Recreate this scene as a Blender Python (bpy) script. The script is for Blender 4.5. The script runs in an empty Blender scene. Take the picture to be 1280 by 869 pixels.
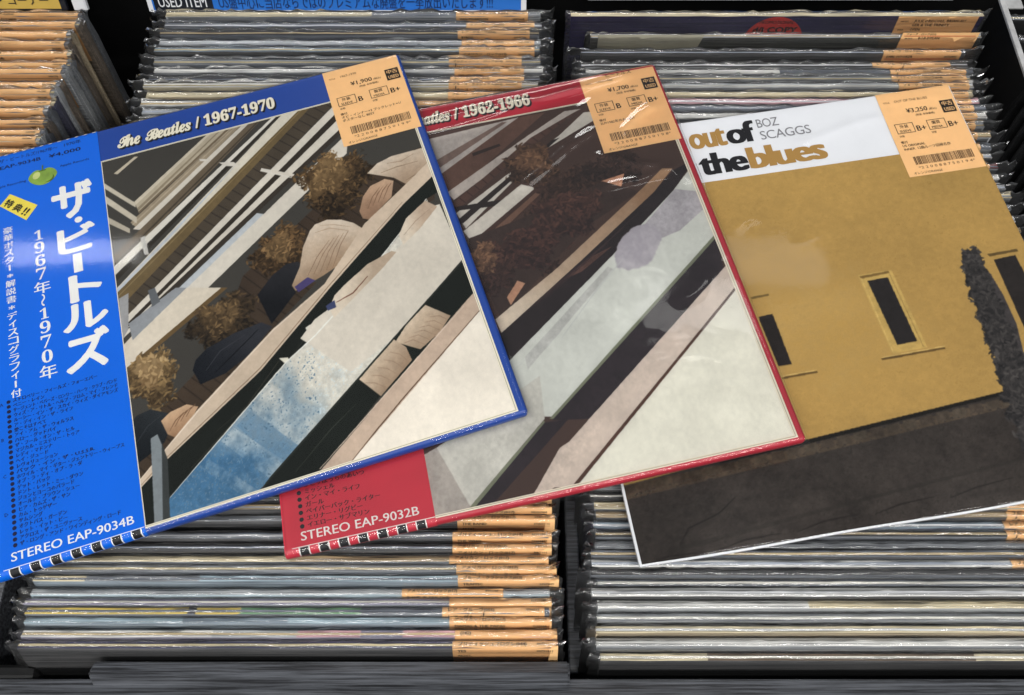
import bpy, bmesh, math, random
import numpy as np
from mathutils import Vector, Matrix

SC = bpy.context.scene
COL = SC.collection
rad = math.radians

# ------------------------------------------------------------------ camera
CAM_H = 0.49477
PITCH = 1.15078663
FPX = 1000.0
cam_d = bpy.data.cameras.new('camera')
cam_d.sensor_width = 36.0
cam_d.lens = 36.0 * FPX / 1280.0
cam_d.clip_start = 0.02
cam_d.clip_end = 60.0
cam = bpy.data.objects.new('camera', cam_d)
COL.objects.link(cam)
cam.location = (0, 0, CAM_H)
cam.rotation_euler = (math.pi / 2 - PITCH, 0, 0)
SC.camera = cam

# ------------------------------------------------------------------ light
world = bpy.data.worlds.new('World')
SC.world = world
world.use_nodes = True
wt = world.node_tree
bg = wt.nodes['Background']
bg.inputs[1].default_value = 1.0
# the pale ceiling of the shop above, dim walls around, dark floor below
w_tc = wt.nodes.new('ShaderNodeTexCoord')
w_sx = wt.nodes.new('ShaderNodeSeparateXYZ')
w_cr = wt.nodes.new('ShaderNodeValToRGB')
w_mr = wt.nodes.new('ShaderNodeMapRange')
w_mr.inputs['From Min'].default_value = -1; w_mr.inputs['From Max'].default_value = 1
wt.links.new(w_tc.outputs['Generated'], w_sx.inputs[0])
wt.links.new(w_sx.outputs['Z'], w_mr.inputs['Value'])
wt.links.new(w_mr.outputs['Result'], w_cr.inputs['Fac'])
wt.links.new(w_cr.outputs['Color'], bg.inputs[0])
w_cr.color_ramp.elements[0].position = .5; w_cr.color_ramp.elements[0].color = (.03, .03, .032, 1)
w_cr.color_ramp.elements[1].position = .92; w_cr.color_ramp.elements[1].color = (.34, .355, .37, 1)
e_ = w_cr.color_ramp.elements.new(.62); e_.color = (.15, .155, .16, 1)

def area_lamp(name, loc, target, sx, sy, power, color=(1.0, 0.98, 0.95)):
    d = bpy.data.lights.new(name, 'AREA')
    d.shape = 'RECTANGLE'; d.size = sx; d.size_y = sy
    d.energy = power; d.color = color
    o = bpy.data.objects.new(name, d); COL.objects.link(o)
    o.location = loc
    v = Vector(target) - Vector(loc)
    o.rotation_euler = v.to_track_quat('-Z', 'Y').to_euler()
    return o

area_lamp('ceiling_panel_lamp', (0.70, 1.46, 2.1), (0.70, 1.46, 0), 0.76, 0.20, 1.8)
area_lamp('ceiling_panel_lamp', (-1.86, 1.81, 2.1), (-1.86, 1.81, 0), 0.55, 0.11, 3.2)
for lx, lp in ((-2.1, 11), (-0.75, 17), (0.65, 16), (2.0, 11)):
    area_lamp('added_row_lamp', (lx, -0.42, 2.2), (lx, -0.42, 0), 1.15, 0.12, lp)  # unseen row, added so the film catches long bright streaks
    area_lamp('added_row_lamp', (lx + .3, -1.7, 2.2), (lx * .7, -1.2, 0), 1.15, 0.12, lp * 1.0)  # second added row, brightens sleeve fronts and gives the film more highlights
area_lamp('ceiling_panel_lamp', (-0.3, 3.6, 2.2), (-0.1, 0.4, 0), 1.2, 0.3, 16)

SC.view_settings.view_transform = 'Standard'
SC.view_settings.look = 'None'
SC.view_settings.exposure = 0.0
SC.view_settings.gamma = 1.0
SC.cycles.transparent_max_bounces = 32
SC.cycles.max_bounces = 8

# ------------------------------------------------------------------ helpers
def lin(c):
    out = []
    for v in c[:3]:
        v = v / 255.0
        out.append(v / 12.92 if v <= 0.04045 else ((v + 0.055) / 1.055) ** 2.4)
    return tuple(out)

def lin4(c):
    return lin(c) + (1.0,)

def link(o, parent=None):
    COL.objects.link(o)
    if parent is not None:
        o.parent = parent
    return o

def mesh_obj(name, bm, mats, parent=None, smooth=False):
    me = bpy.data.meshes.new(name)
    bm.to_mesh(me); bm.free()
    if not isinstance(mats, (list, tuple)):
        mats = [mats]
    for m in mats:
        me.materials.append(m)
    if smooth:
        me.polygons.foreach_set('use_smooth', [True] * len(me.polygons))
    o = bpy.data.objects.new(name, me)
    return link(o, parent)

def raw_obj(name, verts, faces, mats, parent=None, smooth=False, midx=None):
    me = bpy.data.meshes.new(name)
    me.from_pydata([tuple(v) for v in verts], [], [tuple(f) for f in faces])
    if not isinstance(mats, (list, tuple)):
        mats = [mats]
    for m in mats:
        me.materials.append(m)
    if midx is not None:
        me.polygons.foreach_set('material_index', midx)
    if smooth:
        me.polygons.foreach_set('use_smooth', [True] * len(me.polygons))
    me.update()
    o = bpy.data.objects.new(name, me)
    return link(o, parent)

def empty(name, loc, label, cat, group=None):
    o = bpy.data.objects.new(name, None)
    o.empty_display_size = 0.02
    COL.objects.link(o)
    o.location = loc
    o['label'] = label; o['category'] = cat
    if group:
        o['group'] = group
    return o

def add_box(bm, x0, x1, y0, y1, z0, z1, mi=0, bev=0.0, seg=2):
    r = bmesh.ops.create_cube(bm, size=1.0)
    vs = r['verts']
    for v in vs:
        v.co = Vector(((v.co.x + .5) * (x1 - x0) + x0, (v.co.y + .5) * (y1 - y0) + y0, (v.co.z + .5) * (z1 - z0) + z0))
    fs = set(f for v in vs for f in v.link_faces)
    for f in fs:
        f.material_index = mi
    if bev > 0:
        es = list(set(e for v in vs for e in v.link_edges))
        bmesh.ops.bevel(bm, geom=es, offset=bev, segments=seg, affect='EDGES', profile=0.5)
    return vs

# ------------------------------------------------------------------ value noise
def vnoise(h, w, ch, cw, seed):
    rs = np.random.RandomState(seed)
    g = rs.rand(int(ch) + 3, int(cw) + 3).astype(np.float32)
    y = np.linspace(0, ch, h, endpoint=False); x = np.linspace(0, cw, w, endpoint=False)
    yi = y.astype(int); xi = x.astype(int)
    fy = y - yi; fx = x - xi
    fy = (fy * fy * (3 - 2 * fy))[:, None]; fx = (fx * fx * (3 - 2 * fx))[None, :]
    a = g[np.ix_(yi, xi)]; b = g[np.ix_(yi, xi + 1)]; c = g[np.ix_(yi + 1, xi)]; d = g[np.ix_(yi + 1, xi + 1)]
    return ((a * (1 - fx) + b * fx) * (1 - fy) + (c * (1 - fx) + d * fx) * fy)

def fbm(h, w, cells, seed, octs=4):
    t = np.zeros((h, w), np.float32); amp = 1.0; s = 0
    for i in range(octs):
        t += amp * vnoise(h, w, cells * 2 ** i, cells * 2 ** i, seed + i * 17)
        s += amp; amp *= 0.55
    return t / s - 0.5

# ------------------------------------------------------------------ painting a printed picture (stored as mesh colours)
def inside_poly(px, py, pts):
    r = np.zeros(px.shape, bool)
    n = len(pts)
    j = n - 1
    for i in range(n):
        xi, yi = pts[i]; xj, yj = pts[j]
        if yi != yj:
            c = (yi > py) != (yj > py)
            xc = (xj - xi) * (py - yi) / (yj - yi) + xi
            r ^= c & (px < xc)
        j = i
    return r

def paint(shapes, base, x0, x1, y0, y1, n, seed, grain=0.05):
    """rasterise the list of shapes over a picture area given in millimetres"""
    S = 2
    w = int(n * S); h = int(round(n * (y1 - y0) / (x1 - x0))) * S
    X = (np.arange(w) + .5) / w * (x1 - x0) + x0
    Y = (np.arange(h) + .5) / h * (y1 - y0) + y0
    img = np.empty((h, w, 3), np.float32); img[:] = base
    nf = fbm(h, w, 90, seed, 3); nm = fbm(h, w, 14, seed + 5, 5); ns = vnoise(h, w, 300, 300, seed + 71) - .5; ng = (np.random.RandomState(seed).rand(h, w).astype(np.float32) - .5)
    for s in shapes:
        kind = s[0]
        if kind == 'v':                      # leaves: many small strokes, paler on the side of the light
            _, c1, c2, C, A, B, cnt, size = s
            rs = np.random.RandomState(int(abs(C[0] * 31 + C[1] * 17)) % 9999)
            ext = max(math.hypot(*A), math.hypot(*B)) * 1.3       # the dense dark inside of the bush
            i0 = max(0, np.searchsorted(X, C[0] - ext)); i1 = min(w, np.searchsorted(X, C[0] + ext)); j0 = max(0, np.searchsorted(Y, C[1] - ext)); j1 = min(h, np.searchsorted(Y, C[1] + ext))
            if i1 > i0 and j1 > j0:
                px, py = np.meshgrid(X[i0:i1] - C[0], Y[j0:j1] - C[1])
                det = A[0] * B[1] - A[1] * B[0]
                uu = (px * B[1] - py * B[0]) / det; vv = (-px * A[1] + py * A[0]) / det
                aa = np.arctan2(vv, uu)
                rr = np.sqrt(uu * uu + vv * vv) / (1 + .16 * np.sin(aa * 3 + C[0]) + .1 * np.sin(aa * 7 + C[1])) + nf[j0:j1, i0:i1] * .5
                al = np.clip((.93 - rr) * 12, 0, 1)[..., None]
                sh = np.clip(.35 - .3 * vv + nf[j0:j1, i0:i1] * 1.2, 0, .7)[..., None]
                img[j0:j1, i0:i1] = img[j0:j1, i0:i1] * (1 - al) + (np.array(c2) * (1 - sh) + np.array(c1) * sh * .8) * al
            for q in range(int(cnt)):
                a = rs.uniform(0, 2 * math.pi); r = math.sqrt(rs.uniform(0, 1)) * (1 + .16 * math.sin(a * 3 + C[0]) + .1 * math.sin(a * 7 + C[1]))
                u = r * math.cos(a); v = r * math.sin(a)
                cx = C[0] + u * A[0] + v * B[0]; cy = C[1] + u * A[1] + v * B[1]
                th = rs.uniform(0, math.pi); la = rs.uniform(1.0, 2.6) * size; lb = la * rs.uniform(.25, .45)
                i0 = max(0, np.searchsorted(X, cx - la)); i1 = min(w, np.searchsorted(X, cx + la)); j0 = max(0, np.searchsorted(Y, cy - la)); j1 = min(h, np.searchsorted(Y, cy + la))
                if i1 <= i0 or j1 <= j0:
                    continue
                px, py = np.meshgrid(X[i0:i1] - cx, Y[j0:j1] - cy)
                e1 = (px * math.cos(th) + py * math.sin(th)) / la; e2 = (-px * math.sin(th) + py * math.cos(th)) / lb
                al = np.clip((1 - e1 * e1 - e2 * e2) * 3, 0, 1)[..., None] * .9
                m = min(1, max(0, .62 * q / cnt + rs.uniform(-.12, .38) - .22 * v))
                img[j0:j1, i0:i1] = img[j0:j1, i0:i1] * (1 - al) + (np.array(c1) * m + np.array(c2) * (1 - m)) * al
            continue
        if kind == 'b':
            _, c1, c2, C, A, B, edge, fr = s
            ext = max(math.hypot(*A), math.hypot(*B)) * 1.5
            bx = (C[0] - ext, C[0] + ext, C[1] - ext, C[1] + ext)
        else:
            pts = s[4] if kind == 'g' else s[3]
            bx = (min(p[0] for p in pts), max(p[0] for p in pts), min(p[1] for p in pts), max(p[1] for p in pts))
        i0 = max(0, np.searchsorted(X, bx[0]) - 1); i1 = min(w, np.searchsorted(X, bx[1]) + 1)
        j0 = max(0, np.searchsorted(Y, bx[2]) - 1); j1 = min(h, np.searchsorted(Y, bx[3]) + 1)
        if i1 <= i0 or j1 <= j0:
            continue
        px, py = np.meshgrid(X[i0:i1], Y[j0:j1])
        sub = img[j0:j1, i0:i1]; f1 = nf[j0:j1, i0:i1]; f2 = nm[j0:j1, i0:i1]; g1 = ng[j0:j1, i0:i1]; s1 = ns[j0:j1, i0:i1]
        if kind == 'b':
            det = A[0] * B[1] - A[1] * B[0]
            dx = px - C[0]; dy = py - C[1]
            u = (dx * B[1] - dy * B[0]) / det; v = (-dx * A[1] + dy * A[0]) / det
            r = np.sqrt(u * u + v * v) + f2 * 1.1 * min(1, edge * 4) + f1 * edge
            al = np.clip((1.0 - r) / (edge * .6) + .5, 0, 1)[..., None]
            m = np.clip(.42 + f1 * 1.5 * fr + f2 * 1.3 + .22 * v + .18 * u, 0, 1)[..., None]
            col = np.array(c1, np.float32) * (1 - m) + np.array(c2, np.float32) * m
        else:
            msk = inside_poly(px + f1 * .2, py + f1 * .2, pts)
            al = msk[..., None].astype(np.float32)
            if kind == 'p':
                _, c, amp, _ = s
                col = np.array(c, np.float32) * (1 + amp * (f2 * 1.0 + f1 * .6 + s1 * .25))[..., None]
            elif kind == 'q':
                al = al * s[2] * np.clip(1 + f2 * 3 + f1 * 1.5, 0, 1.6)[..., None]
                col = np.broadcast_to(np.array(s[1], np.float32), sub.shape)
            elif kind == 'd':
                col = np.broadcast_to(np.array(s[1], np.float32), sub.shape)
                al = al * np.clip((s1 + f1 * .4 - (.42 - s[2] * 1.6)) * 7, 0, .75)[..., None]
            elif kind == 'g':
                _, c1, c2, amp, _, a, b = s
                L = (b[0] - a[0]) ** 2 + (b[1] - a[1]) ** 2
                t = ((px - a[0]) * (b[0] - a[0]) + (py - a[1]) * (b[1] - a[1])) / L
                t = np.clip(t + f2 * amp * 1.6, 0, 1)[..., None]
                col = (np.array(c1, np.float32) * (1 - t) + np.array(c2, np.float32) * t) * (1 + amp * .35 * (f1 + g1 * .7))[..., None]
            else:
                _, c1, c2, _ = s
                a = pts[0]; b = pts[1]
                L = math.hypot(b[0] - a[0], b[1] - a[1])
                t = ((px - a[0]) * (b[0] - a[0]) + (py - a[1]) * (b[1] - a[1])) / L
                t = (np.mod(t / 7.5, 1) < .12)[..., None].astype(np.float32)
                col = (np.array(c1, np.float32) * (1 - t) + np.array(c2, np.float32) * t) * (1 + .2 * f2)[..., None]
        sub[:] = sub * (1 - al) + col * al
    img *= (1 + .10 * (vnoise(h, w, 3, 3, seed + 40) - .5) + .05 * (vnoise(h, w, 9, 9, seed + 41) - .5))[..., None]
    img *= (1 + grain * (ng * .8 + nf * .8 + nm * .5))[..., None]
    k = img[:, :, :]
    k = (k[:, :-1] + k[:, 1:]) * .5; k = np.concatenate([k, k[:, -1:]], 1)
    k = (k[:-1] + k[1:]) * .5; k = np.concatenate([k, k[-1:]], 0)
    k = k.reshape(h // S, S, w // S, S, 3).mean((1, 3))
    c = np.clip(k / 255.0, 0, 1)
    return np.where(c <= .04045, c / 12.92, ((c + .055) / 1.055) ** 2.4)

def grid_obj(name, x0, x1, y0, y1, nx, ny, zfun, mat, parent, colors=None):
    """a sheet over millimetre range (y runs down the cover); zfun gives metres"""
    xs = np.linspace(x0, x1, nx); ys = np.linspace(y0, y1, ny)
    gx, gy = np.meshgrid(xs, ys)
    z = zfun(gx, gy)
    co = np.stack([(gx - 157.5) / 1000, (157.5 - gy) / 1000, z], -1).reshape(-1, 3).astype(np.float32)
    idx = np.arange(nx * ny).reshape(ny, nx)
    f = np.stack([idx[1:, :-1], idx[1:, 1:], idx[:-1, 1:], idx[:-1, :-1]], -1).reshape(-1, 4)
    me = bpy.data.meshes.new(name)
    me.vertices.add(len(co)); me.vertices.foreach_set('co', co.ravel())
    me.loops.add(f.size); me.loops.foreach_set('vertex_index', f.ravel().astype(np.int32))
    me.polygons.add(len(f)); me.polygons.foreach_set('loop_start', np.arange(0, f.size, 4, dtype=np.int32))
    me.update(calc_edges=True)
    me.polygons.foreach_set('use_smooth', [True] * len(f))
    me.materials.append(mat)
    if colors is not None:
        a = me.color_attributes.new('Print', 'FLOAT_COLOR', 'POINT')
        c4 = np.ones((nx * ny, 4), np.float32); c4[:, :3] = colors.reshape(-1, 3)
        a.data.foreach_set('color', c4.ravel())
    me.validate()
    o = bpy.data.objects.new(name, me)
    return link(o, parent)

# ------------------------------------------------------------------ materials
def new_mat(name):
    m = bpy.data.materials.new(name); m.use_nodes = True
    nt = m.node_tree
    return m, nt, nt.nodes['Principled BSDF']

def paper_mat(name, rgb, rough=.5, var=.06, scale=60, spec=.4, coat=0.0, bump=0.0):
    m, nt, b = new_mat(name)
    tc = nt.nodes.new('ShaderNodeTexCoord')
    no = nt.nodes.new('ShaderNodeTexNoise'); no.inputs['Scale'].default_value = scale; no.inputs['Detail'].default_value = 6
    nt.links.new(tc.outputs['Object'], no.inputs['Vector'])
    mr = nt.nodes.new('ShaderNodeMapRange')
    mr.inputs['From Min'].default_value = .3; mr.inputs['From Max'].default_value = .7
    mr.inputs['To Min'].default_value = 1 - var; mr.inputs['To Max'].default_value = 1 + var
    nt.links.new(no.outputs['Fac'], mr.inputs['Value'])
    mx = nt.nodes.new('ShaderNodeVectorMath'); mx.operation = 'SCALE'
    mx.inputs[0].default_value = lin(rgb)
    nt.links.new(mr.outputs['Result'], mx.inputs['Scale'])
    nt.links.new(mx.outputs['Vector'], b.inputs['Base Color'])
    b.inputs['Roughness'].default_value = rough
    b.inputs['Specular IOR Level'].default_value = spec
    b.inputs['Coat Weight'].default_value = coat
    b.inputs['Coat Roughness'].default_value = .12
    if bump > 0:
        bp = nt.nodes.new('ShaderNodeBump'); bp.inputs['Strength'].default_value = bump; bp.inputs['Distance'].default_value = .001
        nt.links.new(no.outputs['Fac'], bp.inputs['Height']); nt.links.new(bp.outputs['Normal'], b.inputs['Normal'])
    return m

def print_mat(name, attr='Print', rough=.45, spec=.35, coat=0.0):
    m, nt, b = new_mat(name)
    a = nt.nodes.new('ShaderNodeAttribute'); a.attribute_name = attr
    nt.links.new(a.outputs['Color'], b.inputs['Base Color'])
    b.inputs['Roughness'].default_value = rough
    b.inputs['Specular IOR Level'].default_value = spec
    b.inputs['Coat Weight'].default_value = coat
    return m

def edge_mat():
    """worn card of the sleeves standing in the bins: mesh colour broken up by long streaks"""
    m, nt, b = new_mat('sleeve_card')
    a = nt.nodes.new('ShaderNodeAttribute'); a.attribute_name = 'Card'
    tc = nt.nodes.new('ShaderNodeTexCoord')
    oi = nt.nodes.new('ShaderNodeObjectInfo')
    mp = nt.nodes.new('ShaderNodeMapping'); mp.inputs['Scale'].default_value = (14, 1100, 1100)
    ad = nt.nodes.new('ShaderNodeVectorMath'); ad.operation = 'ADD'
    nt.links.new(tc.outputs['Object'], ad.inputs[0]); nt.links.new(oi.outputs['Random'], ad.inputs[1])
    nt.links.new(ad.outputs[0], mp.inputs['Vector'])
    no = nt.nodes.new('ShaderNodeTexNoise'); no.inputs['Scale'].default_value = 1.0; no.inputs['Detail'].default_value = 8; no.inputs['Roughness'].default_value = .65
    nt.links.new(mp.outputs['Vector'], no.inputs['Vector'])
    cr = nt.nodes.new('ShaderNodeValToRGB')
    cr.color_ramp.elements[0].position = .34; cr.color_ramp.elements[0].color = (.42, .43, .45, 1)
    cr.color_ramp.elements[1].position = .62; cr.color_ramp.elements[1].color = (1.45, 1.44, 1.40, 1)
    nt.links.new(no.outputs['Fac'], cr.inputs['Fac'])
    mx = nt.nodes.new('ShaderNodeVectorMath'); mx.operation = 'MULTIPLY'
    nt.links.new(a.outputs['Color'], mx.inputs[0]); nt.links.new(cr.outputs['Color'], mx.inputs[1])
    nt.links.new(mx.outputs[0], b.inputs['Base Color'])
    b.inputs['Roughness'].default_value = .5
    b.inputs['Specular IOR Level'].default_value = .35
    return m

def film_mat(name, stretch=(1, 1, 1), scale=40, strength=.4, dist=.002, rough=.07, haze=.03, ior=1.5, boost=1.0, sheen=0.0):
    """clear polypropylene: see-through with a Fresnel gloss and a trace of milky scatter"""
    m = bpy.data.materials.new(name); m.use_nodes = True
    nt = m.node_tree; nt.nodes.clear()
    out = nt.nodes.new('ShaderNodeOutputMaterial')
    tr = nt.nodes.new('ShaderNodeBsdfTransparent'); tr.inputs[0].default_value = (.985, .985, .985, 1)
    df = nt.nodes.new('ShaderNodeBsdfDiffuse'); df.inputs[0].default_value = (.9, .92, .95, 1)
    gl = nt.nodes.new('ShaderNodeBsdfGlossy'); gl.inputs['Roughness'].default_value = rough
    fr = nt.nodes.new('ShaderNodeFresnel'); fr.inputs['IOR'].default_value = ior
    tc = nt.nodes.new('ShaderNodeTexCoord')
    mp = nt.nodes.new('ShaderNodeMapping'); mp.inputs['Scale'].default_value = stretch
    nt.links.new(tc.outputs['Object'], mp.inputs['Vector'])
    no = nt.nodes.new('ShaderNodeTexNoise'); no.inputs['Scale'].default_value = scale; no.inputs['Detail'].default_value = 3
    no.inputs['Distortion'].default_value = .6
    nt.links.new(mp.outputs['Vector'], no.inputs['Vector'])
    bp = nt.nodes.new('ShaderNodeBump'); bp.inputs['Strength'].default_value = strength; bp.inputs['Distance'].default_value = dist
    nt.links.new(no.outputs['Fac'], bp.inputs['Height'])
    nt.links.new(bp.outputs['Normal'], gl.inputs['Normal']); nt.links.new(bp.outputs['Normal'], fr.inputs['Normal'])
    if sheen > 0:
        g2 = nt.nodes.new('ShaderNodeBsdfGlossy'); g2.inputs['Roughness'].default_value = .30
        nt.links.new(bp.outputs['Normal'], g2.inputs['Normal'])
        gm = nt.nodes.new('ShaderNodeMixShader'); gm.inputs[0].default_value = sheen
        nt.links.new(gl.outputs[0], gm.inputs[1]); nt.links.new(g2.outputs[0], gm.inputs[2]); gl = gm
    m1 = nt.nodes.new('ShaderNodeMixShader'); m1.inputs[0].default_value = haze
    nt.links.new(tr.outputs[0], m1.inputs[1]); nt.links.new(df.outputs[0], m1.inputs[2])
    mu = nt.nodes.new('ShaderNodeMath'); mu.operation = 'MULTIPLY'; mu.inputs[1].default_value = boost; mu.use_clamp = True
    nt.links.new(fr.outputs[0], mu.inputs[0])
    m2 = nt.nodes.new('ShaderNodeMixShader')
    nt.links.new(mu.outputs[0], m2.inputs[0]); nt.links.new(m1.outputs[0], m2.inputs[1]); nt.links.new(gl.outputs[0], m2.inputs[2])
    nt.links.new(m2.outputs[0], out.inputs['Surface'])
    return m

def wood_mat():
    m, nt, b = new_mat('black_stained_wood')
    tc = nt.nodes.new('ShaderNodeTexCoord')
    mp = nt.nodes.new('ShaderNodeMapping'); mp.inputs['Scale'].default_value = (9, 330, 330)
    nt.links.new(tc.outputs['Object'], mp.inputs['Vector'])
    no = nt.nodes.new('ShaderNodeTexNoise'); no.inputs['Scale'].default_value = 1.5; no.inputs['Detail'].default_value = 9; no.inputs['Roughness'].default_value = .7
    nt.links.new(mp.outputs['Vector'], no.inputs['Vector'])
    cr = nt.nodes.new('ShaderNodeValToRGB')
    cr.color_ramp.elements[0].position = .42; cr.color_ramp.elements[0].color = (.018, .019, .022, 1)
    cr.color_ramp.elements[1].position = .62; cr.color_ramp.elements[1].color = (.12, .128, .145, 1)
    nt.links.new(no.outputs['Fac'], cr.inputs['Fac'])
    nt.links.new(cr.outputs['Color'], b.inputs['Base Color'])
    b.inputs['Roughness'].default_value = .42
    bp = nt.nodes.new('ShaderNodeBump'); bp.inputs['Strength'].default_value = .3; bp.inputs['Distance'].default_value = .0006
    nt.links.new(no.outputs['Fac'], bp.inputs['Height']); nt.links.new(bp.outputs['Normal'], b.inputs['Normal'])
    return m

M_WOOD = wood_mat()
M_BLACK = paper_mat('black_plastic', (9, 9, 10), .55, .2, 40)
M_CARD = edge_mat()
M_TAG = paper_mat('orange_sticker', (242, 194, 136), .5, .03, 120, .25)
M_INK = paper_mat('black_ink', (38, 32, 28), .6, .2, 300, .2)
M_INKSOFT = paper_mat('thin_ink', (92, 68, 46), .6, .2, 300, .2)
M_WHITE = paper_mat('white_print', (232, 232, 228), .45, .03, 80, .3)
M_FILM = film_mat('crinkled_film', (.35, 4, 4), 60, .12, .004, .06, .012, 1.5, 1.7, .38)
M_COVERFILM = film_mat('cover_film', (1, 1, 1), 9, .04, .002, .06, .0, 1.42, .55)

# ------------------------------------------------------------------ lettering
_glyph = {}
def glyph_mesh(text, bold=0.0, shear=0.0, res=3, space=1.0):
    key = (text, bold, shear, res, space)
    if key in _glyph:
        return _glyph[key]
    cu = bpy.data.curves.new('lettering', 'FONT')
    cu.body = text; cu.size = 1.0; cu.offset = bold; cu.shear = shear
    cu.resolution_u = res; cu.space_character = space; cu.fill_mode = 'FRONT'
    ob = bpy.data.objects.new('lettering', cu)
    COL.objects.link(ob)
    dg = bpy.context.evaluated_depsgraph_get(); dg.update()
    me = bpy.data.meshes.new_from_object(ob.evaluated_get(dg))
    n = len(me.vertices)
    v = np.empty(n * 3, np.float32); me.vertices.foreach_get('co', v)
    v = v.reshape(-1, 3)[:, :2].copy()
    f = [tuple(p.vertices) for p in me.polygons]
    bpy.data.objects.remove(ob); bpy.data.curves.remove(cu); bpy.data.meshes.remove(me)
    _glyph[key] = (v, f)
    return v, f

class Ink:
    """collects flat printed shapes (millimetres, y down) into one mesh"""
    def __init__(self, place):
        self.place = place; self.v = []; self.f = []; self.m = []; self.mats = []
    def mi(self, mat):
        if mat not in self.mats:
            self.mats.append(mat)
        return self.mats.index(mat)
    def add(self, P, F, mat, lift):
        o = len(self.v); k = self.mi(mat)
        self.v += [self.place(x, y, lift) for x, y in P]
        self.f += [tuple(i + o for i in f) for f in F]
        self.m += [k] * len(F)
    def poly(self, pts, mat, lift=.0):
        self.add(pts, [tuple(range(len(pts)))[::-1]], mat, lift)
    def rect(self, x0, y0, x1, y1, mat, lift=.0, nx=1, ny=1):
        P = []; F = []
        for j in range(ny + 1):
            for i in range(nx + 1):
                P.append((x0 + (x1 - x0) * i / nx, y0 + (y1 - y0) * j / ny))
        for j in range(ny):
            for i in range(nx):
                a = j * (nx + 1) + i
                F.append((a + nx + 1, a + nx + 2, a + 1, a))
        self.add(P, F, mat, lift)
    def frame(self, x0, y0, x1, y1, t, mat, lift=.0, n=1):
        self.rect(x0, y0, x1, y0 + t, mat, lift, n, 1); self.rect(x0, y1 - t, x1, y1, mat, lift, n, 1)
        self.rect(x0, y0 + t, x0 + t, y1 - t, mat, lift); self.rect(x1 - t, y0 + t, x1, y1 - t, mat, lift)
    def disc(self, cx, cy, rx, ry, mat, lift=.0, n=14, ang=0):
        P = []
        for i in range(n):
            a = 2 * math.pi * i / n
            x, y = rx * math.cos(a), ry * math.sin(a)
            P.append((cx + x * math.cos(ang) - y * math.sin(ang), cy + x * math.sin(ang) + y * math.cos(ang)))
        self.poly(P, mat, lift)
    def text(self, s, mat, x, y, h, lift=.0, bold=0, shear=0, w=None, box=None, res=2, rot=0, space=1.0, align='l'):
        """baseline start (x, y); h = font size in mm; w squeezes to a width; box fits both axes"""
        v, f = glyph_mesh(s, 0.0, shear, res, space)
        if len(v) == 0:
            return
        if isinstance(bold, tuple):
            st = [(bold[0] * i, bold[1] * j) for i in (-1, -.5, 0, .5, 1) for j in (-1, 0, 1)]
            bold = max(bold)
        elif bold >= .03:
            st = [(bold * math.cos(q * math.pi / 4), bold * math.sin(q * math.pi / 4)) for q in range(8)] + [(0, 0)]
        elif bold > 0:
            st = [(-bold, 0), (bold, 0)]
        else:
            st = [(0, 0)]
        mn = v.min(0) - abs(bold); mx = v.max(0) + abs(bold)
        for q, (ox, oy) in enumerate(st):
            vv = v + np.array((ox, oy), np.float32)
            if box:
                sx = (box[2] - box[0]) / max(1e-6, mx[0] - mn[0]); sy = (box[3] - box[1]) / max(1e-6, mx[1] - mn[1])
                P = [(box[0] + (a - mn[0]) * sx, box[3] - (b - mn[1]) * sy) for a, b in vv]
                if rot:
                    cx = (box[0] + box[2]) / 2; cy = (box[1] + box[3]) / 2
                    P = [(cx + (a - cx) * math.cos(rot) - (b - cy) * math.sin(rot), cy + (a - cx) * math.sin(rot) + (b - cy) * math.cos(rot)) for a, b in P]
            else:
                sx = h if w is None else w / max(1e-6, mx[0])
                off = 0 if align == 'l' else -(mx[0] * sx)
                c, s_ = math.cos(rot), math.sin(rot)
                P = []
                for a, b in vv:
                    px = a * sx + off; py = -b * h
                    P.append((x + px * c - py * s_, y + px * s_ + py * c))
            self.add(P, f, mat, lift + q * 2e-6)
    def build(self, name, parent):
        if not self.v:
            return None
        return raw_obj(name, self.v, self.f, self.mats, parent, False, self.m)

# ------------------------------------------------------------------ the display rack
rack = empty('record_rack', (0.04, 0.28, -0.33), 'black wooden rack with dividers holding all the upright records', 'display rack')
RL = Vector((0.04, 0.28, -0.33))
def rack_part(name, mat, boxes, bev=.0012):
    bm = bmesh.new()
    for b in boxes:
        add_box(bm, b[0] - RL.x, b[1] - RL.x, b[2] - RL.y, b[3] - RL.y, b[4] - RL.z, b[5] - RL.z, bev=bev)
    return mesh_obj(name, bm, mat, rack)
def slanted(name, mat, x0, x1, y, z, lean, t, depth):
    """a board lying parallel to the leaning records; (y, z) is the upper edge on the records' side"""
    d = (-math.sin(lean), -math.cos(lean)); n = (-math.cos(lean), math.sin(lean))
    pr = [(y, z), (y + n[0] * t, z + n[1] * t), (y + n[0] * t + d[0] * depth, z + n[1] * t + d[1] * depth), (y + d[0] * depth, z + d[1] * depth)]
    bm = bmesh.new()
    a = [bm.verts.new((x0 - RL.x, p[0] - RL.y, p[1] - RL.z)) for p in pr]
    b = [bm.verts.new((x1 - RL.x, p[0] - RL.y, p[1] - RL.z)) for p in pr]
    bm.faces.new(a[::-1]); bm.faces.new(b)
    for i in range(4):
        j = (i + 1) % 4
        bm.faces.new((a[i], a[j], b[j], b[i]))
    bmesh.ops.recalc_face_normals(bm, faces=bm.faces)
    bmesh.ops.bevel(bm, geom=list(bm.edges), offset=.0012, segments=2, affect='EDGES')
    return mesh_obj(name, bm, mat, rack)
rack_part('floor_panel', M_BLACK, [(-0.80, 0.88, -0.33, 0.60, -0.345, -0.333)])
slanted('front_board', M_WOOD, -0.80, 0.88, 0.0145, -0.014, rad(36), 0.019, 0.38)
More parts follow.
